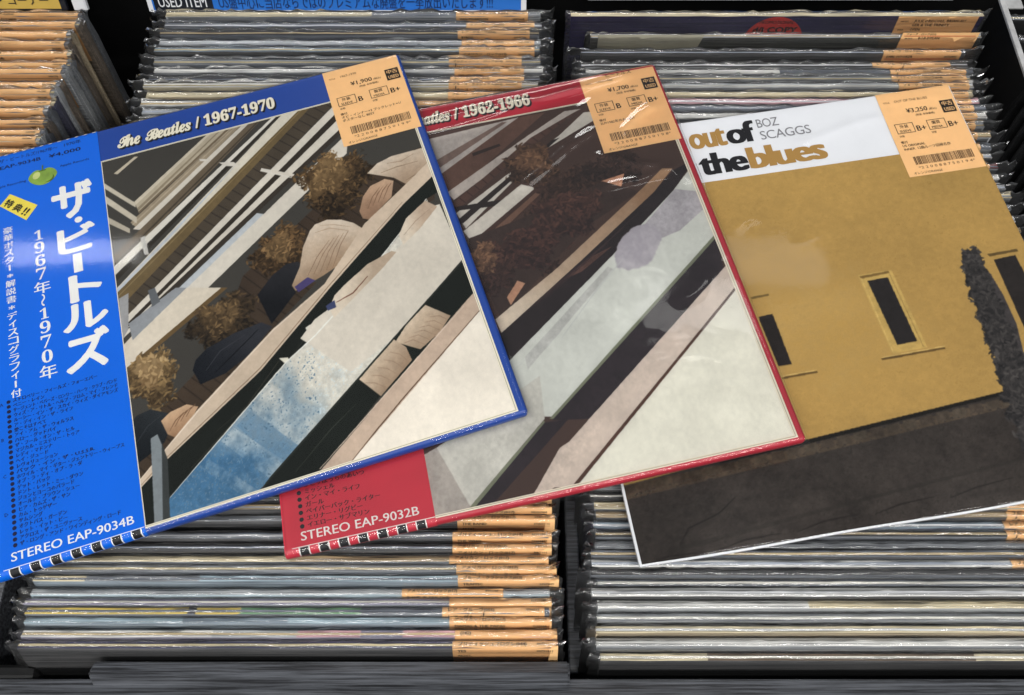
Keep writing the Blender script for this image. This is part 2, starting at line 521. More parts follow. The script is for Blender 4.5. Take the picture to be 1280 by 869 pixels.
slanted('inner_board', M_WOOD, -0.245, 0.0335, 0.0238, -0.0085, rad(36), 0.0095, 0.36)
rack_part('corner_post', M_BLACK, [(-0.345, -0.2835, -0.03, 0.022, -0.06, -0.018)], .006)
rack_part('back_board', M_BLACK, [(-0.80, 0.88, 0.575, 0.588, -0.332, 0.0)])
rack_part('middle_board', M_BLACK, [(-0.80, 0.88, 0.215, 0.225, -0.332, -0.09)])
for x0, x1 in ((-0.343, -0.331), (0.0355, 0.0445), (0.389, 0.398)):
    rack_part('divider', M_WOOD, [(x0, x1, 0.0175, 0.2145, -0.332, -0.045)])
    rack_part('divider', M_BLACK, [(x0, x1, 0.2255, 0.5745, -0.332, -0.12)])

# ------------------------------------------------------------------ records standing in the bins
LEAN = rad(9)
def y_of(v, z=0.0):
    e = PITCH + math.atan((v - 434.5) / FPX)
    return (CAM_H - z) / math.tan(e)

def x_of(u, y, z=0.0):
    dep = y * math.cos(PITCH) + (CAM_H - z) * math.sin(PITCH)
    return (u - 640.0) / FPX * dep

def film_sheath(name, w, t, h, seed, parent, fold=.004, over=.006, mat=None):
    """a loose clear bag over a sleeve: crumpled along its mouth and its two ends"""
    rs = random.Random(seed)
    W_ = w + 2 * over
    sx = [q / W_ for q in (0, .0028, .0058, .0092, .0135)]
    k = 46
    sx = sx + [sx[-1] + (1 - 2 * sx[-1]) * (i / k + (rs.uniform(-.3, .3) / k if 0 < i < k else 0)) for i in range(1, k)] + [1 - q for q in sx[::-1]]
    nx = len(sx)
    prof = []          # (y, z, looseness)
    for z in (-h + .002, -h * .75, -h * .5, -h * .3, -h * .16, -.045, -.022, -.010, -.003):
        prof.append((-.0007, z, .5 if z < -.03 else .8))
    prof += [(-.0005, .0007, .8), (t * .15, fold * .55, 1.), (t * .35, fold * .85, 1.3), (t * .55, fold * .72, 1.3), (t * .8, fold * .4, 1.2), (t + .0004, .0008, 1.)]
    for z in (-.004, -.02, -.08, -h * .5, -h + .002):
        prof.append((t + .0007, z, .4))
    n = len(prof)
    noise = [[rs.uniform(-1, 1) for _ in range(n)] for _ in range(nx)]
    for i in range(6, nx - 6):
        if i % 3:
            for j in range(n):
                noise[i][j] = noise[i - i % 3][j] * (.7 if i % 3 == 1 else .35) + rs.uniform(-.15, .15)
    lump = [rs.uniform(.55, 1.3) for _ in range(nx)]
    V = []; F = []
    for i in range(nx):
        s = sx[i]
        x = -w / 2 - over + s * (w + 2 * over)
        edge = max(0., 1 - min(s, 1 - s) * (w + 2 * over) / (over * 1.4))
        for j, (py, pz, k) in enumerate(prof):
            y = py; z = pz
            nz = noise[i][j]
            if pz > .0:
                z = pz * lump[i] + nz * .0003 * k
            y += nz * .00022 * k
            if edge > 0:                              # the ends pinch shut and crumple
                cr_ = 1.0 if pz > -.012 else .12
                y = y * (1 - edge * .75) + (t * .5) * edge * .75 + nz * .0011 * edge * cr_
                z += nz * .0019 * edge * cr_
            xx = x + (nz * .0014 * edge * (1.0 if pz > -.012 else .1))
            V.append((xx, y, z))
    for i in range(nx - 1):
        for j in range(n - 1):
            a = i * n + j
            F.append((a, a + n, a + n + 1, a + 1))
    return raw_obj(name, V, F, mat or M_FILM, parent, True)

def card_board(name, w, t, h, edge_cols, face_col, parent, seed, end_col=None):
    layered = seed % 3 != 0
    """the card sleeve: rounded top edge, colour blocks along the top"""
    rs = random.Random(seed)
    nx = 26
    prof = [(0, -h), (0, -.02), (0, -.0006), (t * .08, 0), (t * .24, -.0001), (t * .30, -.0009), (t * .36, -.0002), (t * .60, -.0002), (t * .66, -.0010), (t * .74, -.0001), (t * .94, 0), (t, -.0006), (t, -.02), (t, -h)]
    inner = rs.choice(((214, 212, 204), (204, 190, 152), (168, 176, 190), (206, 208, 212), (190, 170, 132), (120, 126, 138)))
    n = len(prof)
    cuts = sorted(c[0] for c in edge_cols)
    xs = sorted(set([i / (nx - 1) for i in range(nx)] + cuts))
    V = []; F = []; C = []
    def col_at(s):
        c = edge_cols[0][1]
        for a, b in edge_cols:
            if s >= a:
                c = b
        return c
    for s in xs:
        wob = rs.uniform(-.0003, .0003)
        for py, pz in prof:
            V.append((-w / 2 + s * w, py, pz + (wob if pz > -.01 else 0)))
    fl = lin4(face_col)
    for i in range(len(xs) - 1):
        el = lin4(col_at((xs[i] + xs[i + 1]) / 2))
        for j in range(n - 1):
            a = i * n + j
            F.append((a, a + n, a + n + 1, a + 1))
            if 2 <= j <= 10:
                if layered and 5 <= j <= 7:
                    C.append(lin4(inner))
                else:
                    C.append(el)
            else:
                C.append(fl)
    # ends
    m = (len(xs) - 1) * n
    ec = lin4(end_col or face_col)
    F.append(tuple(range(n))); C.append(ec)
    F.append(tuple(m + j for j in range(n))[::-1]); C.append(ec)
    F.append((0, n - 1, m + n - 1, m)); C.append(fl)
    o = raw_obj(name, V, F, M_CARD, parent)
    a = o.data.color_attributes.new('Card', 'FLOAT_COLOR', 'CORNER')
    arr = []
    for f, c in zip(F, C):
        arr += list(c) * len(f)
    a.data.foreach_set('color', arr)
    return o

GENRES = ['アメリカン・ロック(017)', 'ブリティッシュ・ロック(018)', 'ブルース・クラシックス(053)', 'レア・グルーヴ(055)', 'フォーク・ロック(023)']
def bin_tag(x0, x1, t, parent, seed, lines, codes, red=False, front=.034):
    """price sticker folded over the top of a sleeve, with its printing as a sub-part"""
    e = .0003
    prof = [(-e, -front), (-e, -.010), (-e, -.0014), (t * .1, .0005), (t * .5, .0006), (t * .9, .0005), (t + e, -.0014), (t + e, -.012)]
    V = []; F = []
    for x in (x0, x1):
        for p in prof:
            V.append((x, p[0], p[1]))
    n = len(prof)
    for j in range(n - 1):
        F.append((j, j + n, j + n + 1, j + 1))
    tag = raw_obj('price_tag', V, F, M_TAG, parent)
    def place(x, y, lift):        # y runs down the front from the top of the fold; negative y runs back over the top
        if y >= 0:
            return (x / 1000, -e - .00012 - lift, -.0012 - y / 1000)
        return (x / 1000, -y / 1000, .0009 + lift)
    ink = Ink(place)
    xl = x0 * 1000 + 3
    xr = x1 * 1000 - 3
    if lines[0]:
        ink.text(lines[1] or lines[2] or lines[0], M_INK, xl, 2.6, 3.2, bold=.0299, res=1)
    if red:
        ink.rect(xl - 1, 3.3, xr + 1, 4.2, M_REDLINE)
    else:
        ink.rect(xl, 3.3, xr, 3.6, M_INK)
    ink.text(codes, M_INK, xr, 2.4, 2.5, bold=.02, res=1, align='r')
    ink.text('ARTIST.', M_INK, xl, 7.0, 2.4, bold=.015, res=1)
    if t > .0032:                      # the line printed across the fold
        hh_ = min(3.1, t * 720)
        ink.text(lines[0] or lines[2], M_INK, xl, -t * 1000 * .2, hh_, bold=.03 - 1e-4, res=1)
        ink.text(codes, M_INK, xr, -t * 1000 * .25, hh_ * .8, bold=.02, res=1, align='r')
    ink.build('printing', tag)
    return tag

M_REDLINE = paper_mat('red_ink', (190, 72, 40), .6, .1, 200, .2)

def stand_record(name, xc, y_back, z_top, t, edge_cols, face_col, label, group, seed, tag=None, w=.313, lean=LEAN, fold=.004, over=.006, yaw=0.0, end_col=None):
    """xc, y_back: where the back of the top edge stands; origin at the base of the sleeve"""
    h = .300 if z_top < .012 else .305
    edge_cols = [(a_, tuple(min(226, v * .92 + 22) for v in c_)) for a_, c_ in edge_cols]
    top = Vector((xc, y_back - t * math.cos(lean), z_top))
    base = top + Vector((0, -math.sin(lean), -math.cos(lean))) * 0
    dirz = Vector((0, math.sin(lean), math.cos(lean)))
    o = empty(name, top - dirz * h, label, 'record', group)
    o.rotation_euler = (-lean, 0, yaw)
    # parts are modelled with z=0 at the top edge: shift by h
    parts = [card_board('cover', w, t, h, edge_cols, tuple(v * .75 + 70 for v in face_col) if end_col is None else face_col, o, seed, end_col)]
    if tag:
        parts.append(bin_tag(tag[0], tag[1], t, o, seed, tag[2], tag[3], tag[4] if len(tag) > 4 else False))
    parts.append(film_sheath('plastic_sleeve', w, t, h, seed + 9, o, fold, over))
    for p in parts:
        p.location = (0, 0, h)
    return o

PAL = {
 'white': (206, 206, 204), 'pale grey': (168, 172, 176), 'grey': (120, 124, 130), 'slate grey': (84, 90, 100), 'black': (34, 34, 36),
 'cream': (204, 192, 160), 'tan': (168, 146, 110), 'navy': (36, 36, 66), 'pale blue': (150, 172, 184), 'blue grey': (112, 128, 142),
 'violet grey': (120, 116, 140), 'pink': (196, 150, 160), 'yellow': (210, 184, 84), 'green': (92, 142, 98), 'brown': (98, 80, 62), 'maroon': (110, 50, 54), 'dark green': (44, 66, 58), 'olive': (104, 106, 84)}
ORD = ['frontmost', 'second from the front', 'third from the front', 'fourth from the front', 'fifth from the front', 'sixth from the front', 'seventh from the front',
       'eighth from the front', 'ninth from the front', 'tenth from the front', 'eleventh from the front', 'twelfth from the front', 'thirteenth from the front', 'fourteenth from the front',
       'fifteenth from the front', 'sixteenth from the front', 'seventeenth from the front', 'eighteenth from the front', 'nineteenth from the front', 'twentieth from the front']
ORDB = ['rearmost', 'second from the back', 'third from the back', 'fourth from the back', 'fifth from the back', 'sixth from the back', 'seventh from the back',
       'eighth from the back', 'ninth from the back', 'tenth from the back', 'eleventh from the back', 'twelfth from the back', 'thirteenth from the back', 'fourteenth from the back',
       'fifteenth from the back', 'sixteenth from the back', 'seventeenth from the back', 'eighteenth from the back', 'nineteenth from the back', 'twentieth from the back',
       'twenty-first from the back', 'twenty-second from the back', 'twenty-third from the back', 'twenty-fourth from the back', 'twenty-fifth from the back', 'twenty-sixth from the back', 'twenty-seventh from the back', 'twenty-eighth from the back']
R = random.Random(5)

def cols(spec):
    """'grey' or [('cream',0),('grey',.3)]"""
    if isinstance(spec, str):
        return [(0., PAL[spec])]
    return [(b, PAL[a]) for a, b in spec]

# front left bin, from the front board backwards: (v of the back of its top edge, edge, face, tag u0, u1, text, code, label words)
FL = [
 (800, 'navy', 'black', 565, 698, ('ブリティッシュプログレ(044)', 'YES', 'イエス'), '00731211', 'dark navy edge'),
 (786, [('white', 0), ('pale grey', .36), ('pink', .52), ('violet grey', .64), ('pink', .72)], 'violet grey', 568, 697, ('(182)', '', ''), '', 'pink and white printed edge'),
 (770, [('pale blue', 0), ('blue grey', .3), ('pale blue', .5)], 'blue grey', 561, 690, ('アメリカン・ロック(017)', 'MAMAS & THE PAPAS', ''), 'DS3014', 'speckled pale blue edge'),
 (757, [('yellow', 0), ('black', .31), ('yellow', .325), ('green', .41), ('slate grey', .64)], 'slate grey', 552, 681, ('レア・グルーヴ(055)', '', ''), '1P90015', 'yellow, green and grey edge'),
 (746, 'violet grey', 'slate grey', 561, 690, ('', 'TEMPEST (PROG/HARD ROCK)', ''), '1LPS9207', 'violet grey edge'),
 (734, 'pale grey', 'pale blue', 501, 629, ('アメリカン・ロック(017)', 'DAVE CLARK FIVE', ''), '8V91765', 'tag set further left'),
 (718, [('cream', 0), ('grey', .1), ('pale blue', .32)], 'blue grey', 572, 699, ('ブルース・クラシックス(053)', 'TRAFFIC', ''), 'LPS7449', 'pale blue and cream edge'),
 (704, 'grey', 'slate grey', 570, 696, ('アメリカン・ロック(017)', '', ''), '7CL1017', 'plain grey edge'),
 (692, [('cream', 0), ('tan', .5)], 'slate grey', 561, 686, ('アメリカン・ロック(017)', '', 'THE BAND'), 'SMAS2021', 'tan edge'),
 (678, 'black', 'black', 565, 690, ('アメリカン・ロック(017)', '', ''), 'KRT101', 'black edge'),
 (662, 'slate grey', 'black', 565, 690, ('ブリティッシュ・ロック(018)', 'THE WHO', 'ザ・フー  THE WHO'), '073S1801', 'slate edge'),
 (641, 'grey', 'black', 571, 694, ('アメリカン・ロック(017)', 'THE BAND', ''), 'STAO132', 'grey edge'),
 (628, 'tan', 'black', 566, 690, ('アメリカン・ロック(017)', '', ''), '00121904', 'tan edge'),
 (615, 'black', 'black', 566, 690, ('アメリカン・ロック(017)', '', ''), '00121904', 'black edge'),
 (602, 'slate grey', 'black', 566, 690, ('', '', ''), '', 'slate edge'),
 (590, 'black', 'black', 566, 690, ('', '', ''), '', 'black edge'),
]
xc = -0.1345
for i, (v, ed, fc, u0, u1, tx, code, words) in enumerate(FL):
    yb = y_of(v)
    x0 = x_of(u0, yb) - xc; x1 = x_of(u1, yb) - xc
    jx = R.uniform(-.003, .003)
    t = R.choice((.0038, .0042, .0046))
    stand_record('upright_record', xc + jx, yb, R.uniform(-.006, -.003), t, cols(ed), PAL[fc],
                 'record with %s, %s in the lower left bin' % (words, ORD[i]), 'records in the lower left bin', 100 + i,
                 (x0 - jx, x1 - jx, tx, code, i in (8,)), over=R.uniform(.005, .009), fold=R.uniform(.0018, .0032), lean=rad(30))

FR = [
 (815, [('cream', 0), ('brown', .2), ('cream', .7)], 'black', 'stained cream and brown edge'),
 (796, 'white', 'grey', 'clean white edge'), (781, 'cream', 'tan', 'yellowed cream edge'), (765, 'grey', 'grey', 'mid grey edge'),
 (749, [('white', 0), ('cream', .4)], 'pale grey', 'white and cream edge'), (733, 'white', 'black', 'white edge'), (721, 'slate grey', 'grey', 'slate edge'),
 (709, 'black', 'slate grey', 'scuffed black edge'), (697, 'white', 'slate grey', 'thin white edge'), (685, 'slate grey', 'black', 'dark slate edge'),
 (673, 'grey', 'slate grey', 'grey edge'), (660, 'black', 'slate grey', 'black edge'), (648, 'blue grey', 'navy', 'blue grey edge'),
 (636, 'tan', 'black', 'tan edge'), (624, 'cream', 'slate grey', 'cream edge'), (612, 'black', 'black', 'black edge'), (600, 'grey', 'black', 'grey edge'),
]
xc = 0.2085
for i, (v, ed, fc, words) in enumerate(FR):
    yb = y_of(v); jx = R.uniform(-.003, .003)
    tg = None
    if i in (8, 11, 12, 13, 14):
        tx0 = x_of(1263 + R.uniform(-4, 6), yb) - xc - jx
        tg = (tx0, tx0 + .05, (R.choice(GENRES), '', ''), '00%d' % R.randint(100000, 999999))
    stand_record('upright_record', xc + jx, yb, R.uniform(-.007, -.003) if i else -.010, R.choice((.0044, .0050, .0056)), cols(ed), PAL[fc],
                 'record with %s, %s in the lower right bin' % (words, ORD[i]), 'records in the lower right bin', 200 + i, tg,
                 over=R.uniform(.004, .009), fold=R.uniform(.0018, .0034), w=.316, lean=rad(24))

BM = [
 (12, [('cream', 0), ('grey', .55)], 'grey', 570, 660, 'VAN MORRISON', 'cream and grey edge'), (25, 'slate grey', 'slate grey', 583, 668, '', 'dark slate edge'),
 (35, 'black', 'slate grey', 572, 662, 'BYRDS', 'black edge'), (47, 'pale grey', 'slate grey', 577, 668, '', 'pale grey edge'), (59, 'blue grey', 'black', 574, 668, '', 'blue grey edge'),
 (71, 'grey', 'slate grey', 561, 652, '', 'mid grey edge'), (83, 'white', 'grey', 568, 655, 'JIMI HENDRIX', 'white edge'), (94, 'black', 'grey', 563, 655, '', 'scuffed black edge'),
 (104, 'white', 'cream', 561, 652, '', 'bright white edge'), (114, 'cream', 'tan', 560, 652, 'FRANK ZAPPA & THE MOTHERS', 'yellowed cream edge'), (124, 'white', 'grey', 500, 582, 'ROLLING STONES', 'tag set further left'),
 (135, 'pale grey', 'grey', 480, 570, '', 'pale edge'), (146, 'white', 'cream', 480, 570, '', 'white edge'), (157, 'cream', 'grey', 480, 570, '', 'cream edge'),
 (168, 'grey', 'grey', 480, 570, '', 'grey edge'),
]
for i, (v, ed, fc, u0, u1, art, words) in enumerate(BM):
    yb = y_of(v); xc = x_of((197 - i * 3.4 + 667 + i * .6) / 2, yb)
    xc = -0.1345 + R.uniform(-.003, .003)
    x0 = x_of(u0, yb) - xc; x1 = min(x_of(u1, yb) - xc, .153)
    stand_record('upright_record', xc, yb, R.uniform(-.003, .001), R.choice((.0042, .0048, .0056)), cols(ed), PAL[fc],
                 'record with %s, %s in the upper middle bin' % (words, ORDB[i]), 'records in the upper middle bin', 300 + i,
                 (x0, x1, (R.choice(GENRES), art, ''), '00%d' % R.randint(100000, 999999), i in (1, 3)), over=R.uniform(.006, .011), fold=R.uniform(.004, .007))

BR = [
 (60, 'black', 'black', 1105, 1203, 'EARL HOOKER', 'black edge'), (73, 'black', 'grey', 1092, 1190, '', 'scuffed black edge'), (82, [('white', 0), ('slate grey', .5)], 'grey', 1115, 1210, '', 'white and slate edge'),
 (91, 'grey', 'grey', 1116, 1212, '', 'mid grey edge'), (100, 'pale grey', 'slate grey', 1125, 1214, '', 'pale grey edge'), (109, 'cream', 'tan', 1130, 1216, '', 'cream edge'),
 (118, 'pink', 'slate grey', 1130, 1216, '', 'pinkish edge'), (128, 'slate grey', 'slate grey', 1135, 1218, '', 'slate edge'), (138, 'white', 'grey', 1140, 1222, '', 'white edge'),
 (149, 'grey', 'grey', 1145, 1222, '', 'grey edge'), (161, 'tan', 'grey', 1150, 1224, '', 'tan edge'), (174, 'slate grey', 'grey', 1155, 1228, '', 'slate edge'),
 (187, 'white', 'black', 1160, 1232, '', 'white edge'), (200, 'maroon', 'grey', 1165, 1240, '', 'maroon edge'), (213, 'white', 'grey', 1170, 1240, '', 'white edge'), (226, 'pale grey', 'grey', 1180, 1250, '', 'pale edge'),
 (239, 'cream', 'grey', 1180, 1250, '', 'cream edge'), (253, 'grey', 'grey', 1190, 1256, '', 'grey edge'), (267, 'white', 'slate grey', 1195, 1262, '', 'white edge'), (281, 'tan', 'grey', 1200, 1268, '', 'tan edge'),
 (295, 'pale grey', 'grey', 1205, 1272, '', 'pale edge'), (309, 'white', 'grey', 1210, 1276, '', 'white edge'), (322, 'grey', 'grey', 1210, 1278, '', 'grey edge'),
]
XR = 0.2135
for i, (v, ed, fc, u0, u1, art, words) in enumerate(BR):
    yb = y_of(v); xc = XR + R.uniform(-.003, .003)
    x0 = x_of(u0, yb) - xc; x1 = min(x_of(u1, yb) - xc, .153)
    stand_record('upright_record', xc, yb, R.uniform(-.005, -.002), R.choice((.0040, .0048, .0056)), cols(ed), PAL[fc],
                 'record with %s, %s in the upper right bin' % (words, ORDB[i + 2]), 'records in the upper right bin', 400 + i,
                 (x0, x1, (R.choice(GENRES), art, ''), '00%d' % R.randint(100000, 999999), R.random() < .3), over=R.uniform(.007, .013), fold=R.uniform(.003, .006))

# two records at the back of that bin that stand proud of the rest and show their fronts
h = .305
def proud_record(y_back, z_top, edge, face, label, seed, xc, w):
    o = stand_record('upright_record', xc, y_back, z_top, .004, cols(edge), face, label, 'records in the upper right bin', seed, None, w=w, over=.004, fold=.004, end_col=face)
    return o
def front_place(w):
    return lambda x, y, lift: ((x - w / 2) / 1000, -.00035 - lift, h - y / 1000)

pr = proud_record(y_of(15, .020), .020, 'cream', (46, 40, 84), 'dark purple record with a round red sticker, rearmost in the upper right bin', 501, .2120, .330)
ink = Ink(front_place(330))
ink.v = []
M_PRED = paper_mat('red_sticker', (206, 52, 46), .5, .05, 90, .3)
ink.disc(166, 26, 25, 25, M_PRED, .0, 40)
ink.text('PROMOTIONAL', M_INK, 0, 0, 4, .0001, bold=.02, box=(152, 4.2, 180, 7.4))
ink.text('d/j COPY', M_INK, 0, 0, 4, .0001, bold=.04, box=(148, 10, 184, 17))
o_ = ink.build('promotional_sticker', pr)
def place_front_tag(parent, lines_, x0, x1, w):
    bm_ink = Ink(front_place(w)); bm_ink.rect(x0, .4, x1, 62, M_TAG, .0002)
    t_ = bm_ink.build('price_tag', parent)
    k = Ink(front_place(w))
    for s, x, y, hh in lines_:
        k.text(s, M_INK, x0 + x, y, hh, .0004, bold=.02, res=1)
    return t_, k
t_, k = place_front_tag(pr, [('ARTIST.', 3, 5.5, 2), ('JULIE DRISCOLL, BRIAN AU', 14, 5.5, 3.4), ('GER & THE TRINITY', 13, 9.2, 3.4), ('TITLE.', 3, 13.2, 2), ('OPEN', 13, 13.2, 3.2), ('¥12,850', 18, 20, 4.6)], 262, 326, 330)
k.rect(309 - 3, 15.5, 322, 21.5, M_INK, .0004)
k.build('printing', t_)

pr2 = proud_record(y_of(42, .004), .004, 'pale grey', (78, 78, 74), 'grey record in loose clear sleeve just in front of the purple record', 502, .2230, .318)
ink = Ink(front_place(318))
M_CREAMP = paper_mat('cream_print', (168, 164, 146), .5, .08, 50, .3)
M_OLIVE = paper_mat('olive_print', (122, 112, 78), .5, .1, 50, .3)
ink.poly([(6, 2.5), (92, 2.5), (80, 40), (6, 40)], M_CREAMP, .0001)
ink.build('cover_picture', pr2)
t_, k = place_front_tag(pr2, [('ARTIST.', 3, 6.5, 2), ('BOB DYLAN', 14, 6.5, 3.2), ('フォーク・ロック(023)', 3, 2.6, 2.4)], 252, 314, 318)
k.rect(254, 3.2, 312, 3.8, M_REDLINE, .0004)
k.build('printing', t_)

LB = [14, 27, 39, 51, 63, 75, 87, 99, 111, 123, 135, 147, 159, 171, 183, 195]
LBX = [100, 98, 92, 88, 88, 84, 82, 72, 66, 66, 62, 58, 52, 50, 46, 40]
for i, v in enumerate(LB):
    yb = y_of(v)
    xr = x_of(LBX[i] + R.uniform(-3, 3), yb)
    w = .313; xc = xr - w / 2
    fc = R.choice(['pale grey', 'slate grey', 'black', 'brown', 'tan', 'navy', 'grey'])
    ed = R.choice(['pale grey', 'grey', 'cream', 'slate grey'])
    stand_record('upright_record', xc, yb, R.uniform(-.003, .002), R.choice((.0046, .0054, .0062)), cols(ed), PAL[fc],
                 '%s record with wide orange tag, %s in the upper left bin' % (fc, ORDB[i]), 'records in the upper left bin', 600 + i,
                 (w / 2 - .100, w / 2 - .003, (R.choice(GENRES), '', ''), '00%d' % R.randint(1000, 9999)), over=R.uniform(.0025, .005), fold=R.uniform(.004, .007))

RB = [(14, 'slate grey', 'black', .4125), (40, 'black', 'black', .418), (66, 'slate grey', 'black', .414), (92, 'brown', 'black', .413), (112, 'black', 'black', .414), (132, 'slate grey', 'black', .411), (152, 'brown', 'black', .408), (172, 'black', 'black', .411), (192, 'slate grey', 'black', .409), (214, 'black', 'black', .41)]
for i, (v, ed, fc, xl) in enumerate(RB):
    yb = y_of(v)
    stand_record('upright_record', xl + .1565, yb, -.004, .005, cols(ed), PAL[fc],
                 '%s record with %s edge, %s in the far right bin' % (fc, ed, ORDB[i]), 'records in the far right bin', 700 + i, None, over=.0015, fold=.003, end_col=PAL[fc])

# a white-edged board standing along the side of that bin
bd = empty('side_board', (.4072, .492, -.30), 'black board with a white top edge running along the far right bin', 'divider board')
bm = bmesh.new(); add_box(bm, -.0016, .0016, -.046, .046, 0, .3035, bev=.0004)
mesh_obj('board', bm, M_BLACK, bd)
M_EDGE = paper_mat('white_edge_strip', (168, 168, 168), .4, .25, 90)
bm = bmesh.new(); add_box(bm, -.0022, .0024, -.0465, .0465, .3037, .3062, bev=.0005)
mesh_obj('edge_strip', bm, M_EDGE, bd)
bm = bmesh.new(); add_box(bm, .0026, .016, .034, .0465, .3037, .3056, bev=.0005)
mesh_obj('corner_plate', bm, M_EDGE, bd)

# ------------------------------------------------------------------ header signs behind the bins
def header_sign(label, x0, x1, y, z0, face, border, texts, name='header_sign', hgt=.06, bx=.0045):
    o = empty(name, ((x0 + x1) / 2, y, z0), label, 'sign')
    o.rotation_euler = (rad(-24), 0, 0)
    w = (x1 - x0)
    bm = bmesh.new(); add_box(bm, -w / 2, w / 2, 0, .004, 0, hgt, bev=.0006)
    mesh_obj('panel', bm, border, o)
    place = lambda x, yy, lift: (x / 1000 - w / 2, -.0004 - lift, hgt - yy / 1000)
    k = Ink(place); k.rect(bx * 1000, 2, (w - bx) * 1000, hgt * 1000 - 1.6, face)
    k.build('face_print', o)
    k = Ink(place)
    for t in texts:
        if t[0] == 'rect':
            k.rect(*t[1:5], t[5], .0002)
        else:
            k.text(t[0], t[1], 0, 0, 1, t[3] if len(t) > 3 else .0004, bold=.01, box=t[2], res=2)
    if k.v:
        k.build('lettering', o)
    return o
M_SBLUE = paper_mat('sign_blue', (34, 104, 190), .4, .04, 30)
M_SNAVY = paper_mat('sign_navy', (14, 36, 84), .4, .04, 30)
M_SBLACK = paper_mat('sign_black', (18, 22, 32), .4, .04, 30)
M_SWHITE = paper_mat('sign_white', (214, 216, 220), .4, .04, 30)
M_SYEL = paper_mat('sign_yellow', (188, 160, 78), .4, .08, 30)
header_sign('blue header sign with white lettering behind the middle bin', -.304, .012, .5305, -.003, M_SBLUE, M_SWHITE,
            [('rect', 6, 38, 55, 58.2, M_SBLACK), ('USED ITEM', M_SWHITE, (10, 47.0, 50, 56.0)),
             ('US盤中心に当店ならではのプレミアムな廃盤を一挙放出いたします!!!', M_SNAVY, (60, 46.0, 288, 57.5), .0002)])
header_sign('blue header sign with a thin white border behind the upper right bin', .064, .372, .5425, -.002, M_SBLUE, M_SWHITE, [])
header_sign('yellow header sign with small dark lettering behind the upper left bin', -.66, -.372, .5310, -.002, M_SYEL, M_SBLACK,
            [('ロック・コーナー', M_SBLACK, (205, 47.5, 275, 55.5))])
sd = header_sign('narrow white card edge beside the yellow header sign', -.3665, -.3550, .5310, -.002, M_SWHITE, M_SWHITE, [], name='card_strip', bx=.001)

# ------------------------------------------------------------------ the three albums lying on top
QUADS = {'A': [[-0.38831, 0.36427, 0.01505], [-0.08904, 0.46248, 0.01952], [0.00889, 0.16342, 0.03364], [-0.29038, 0.06521, 0.02917]], 'B': [[-0.19763, 0.38629, 0.00985], [0.10989, 0.45407, 0.01751], [0.17731, 0.14667, 0.03109], [-0.13022, 0.07889, 0.02343]], 'C': [[0.02617, 0.3861, 0.00681], [0.33713, 0.43614, 0.01195], [0.38719, 0.12514, 0.011], [0.07623, 0.07511, 0.00586]]}
def album_frame(k):
    q = [Vector(p) for p in QUADS[k]]
    c = (q[0] + q[1] + q[2] + q[3]) / 4
    u = ((q[1] - q[0]) + (q[2] - q[3])).normalized()
    v = ((q[0] - q[3]) + (q[1] - q[2])).normalized()
    n = u.cross(v).normalized(); v = n.cross(u)
    return c, Matrix((u, v, n)).transposed()

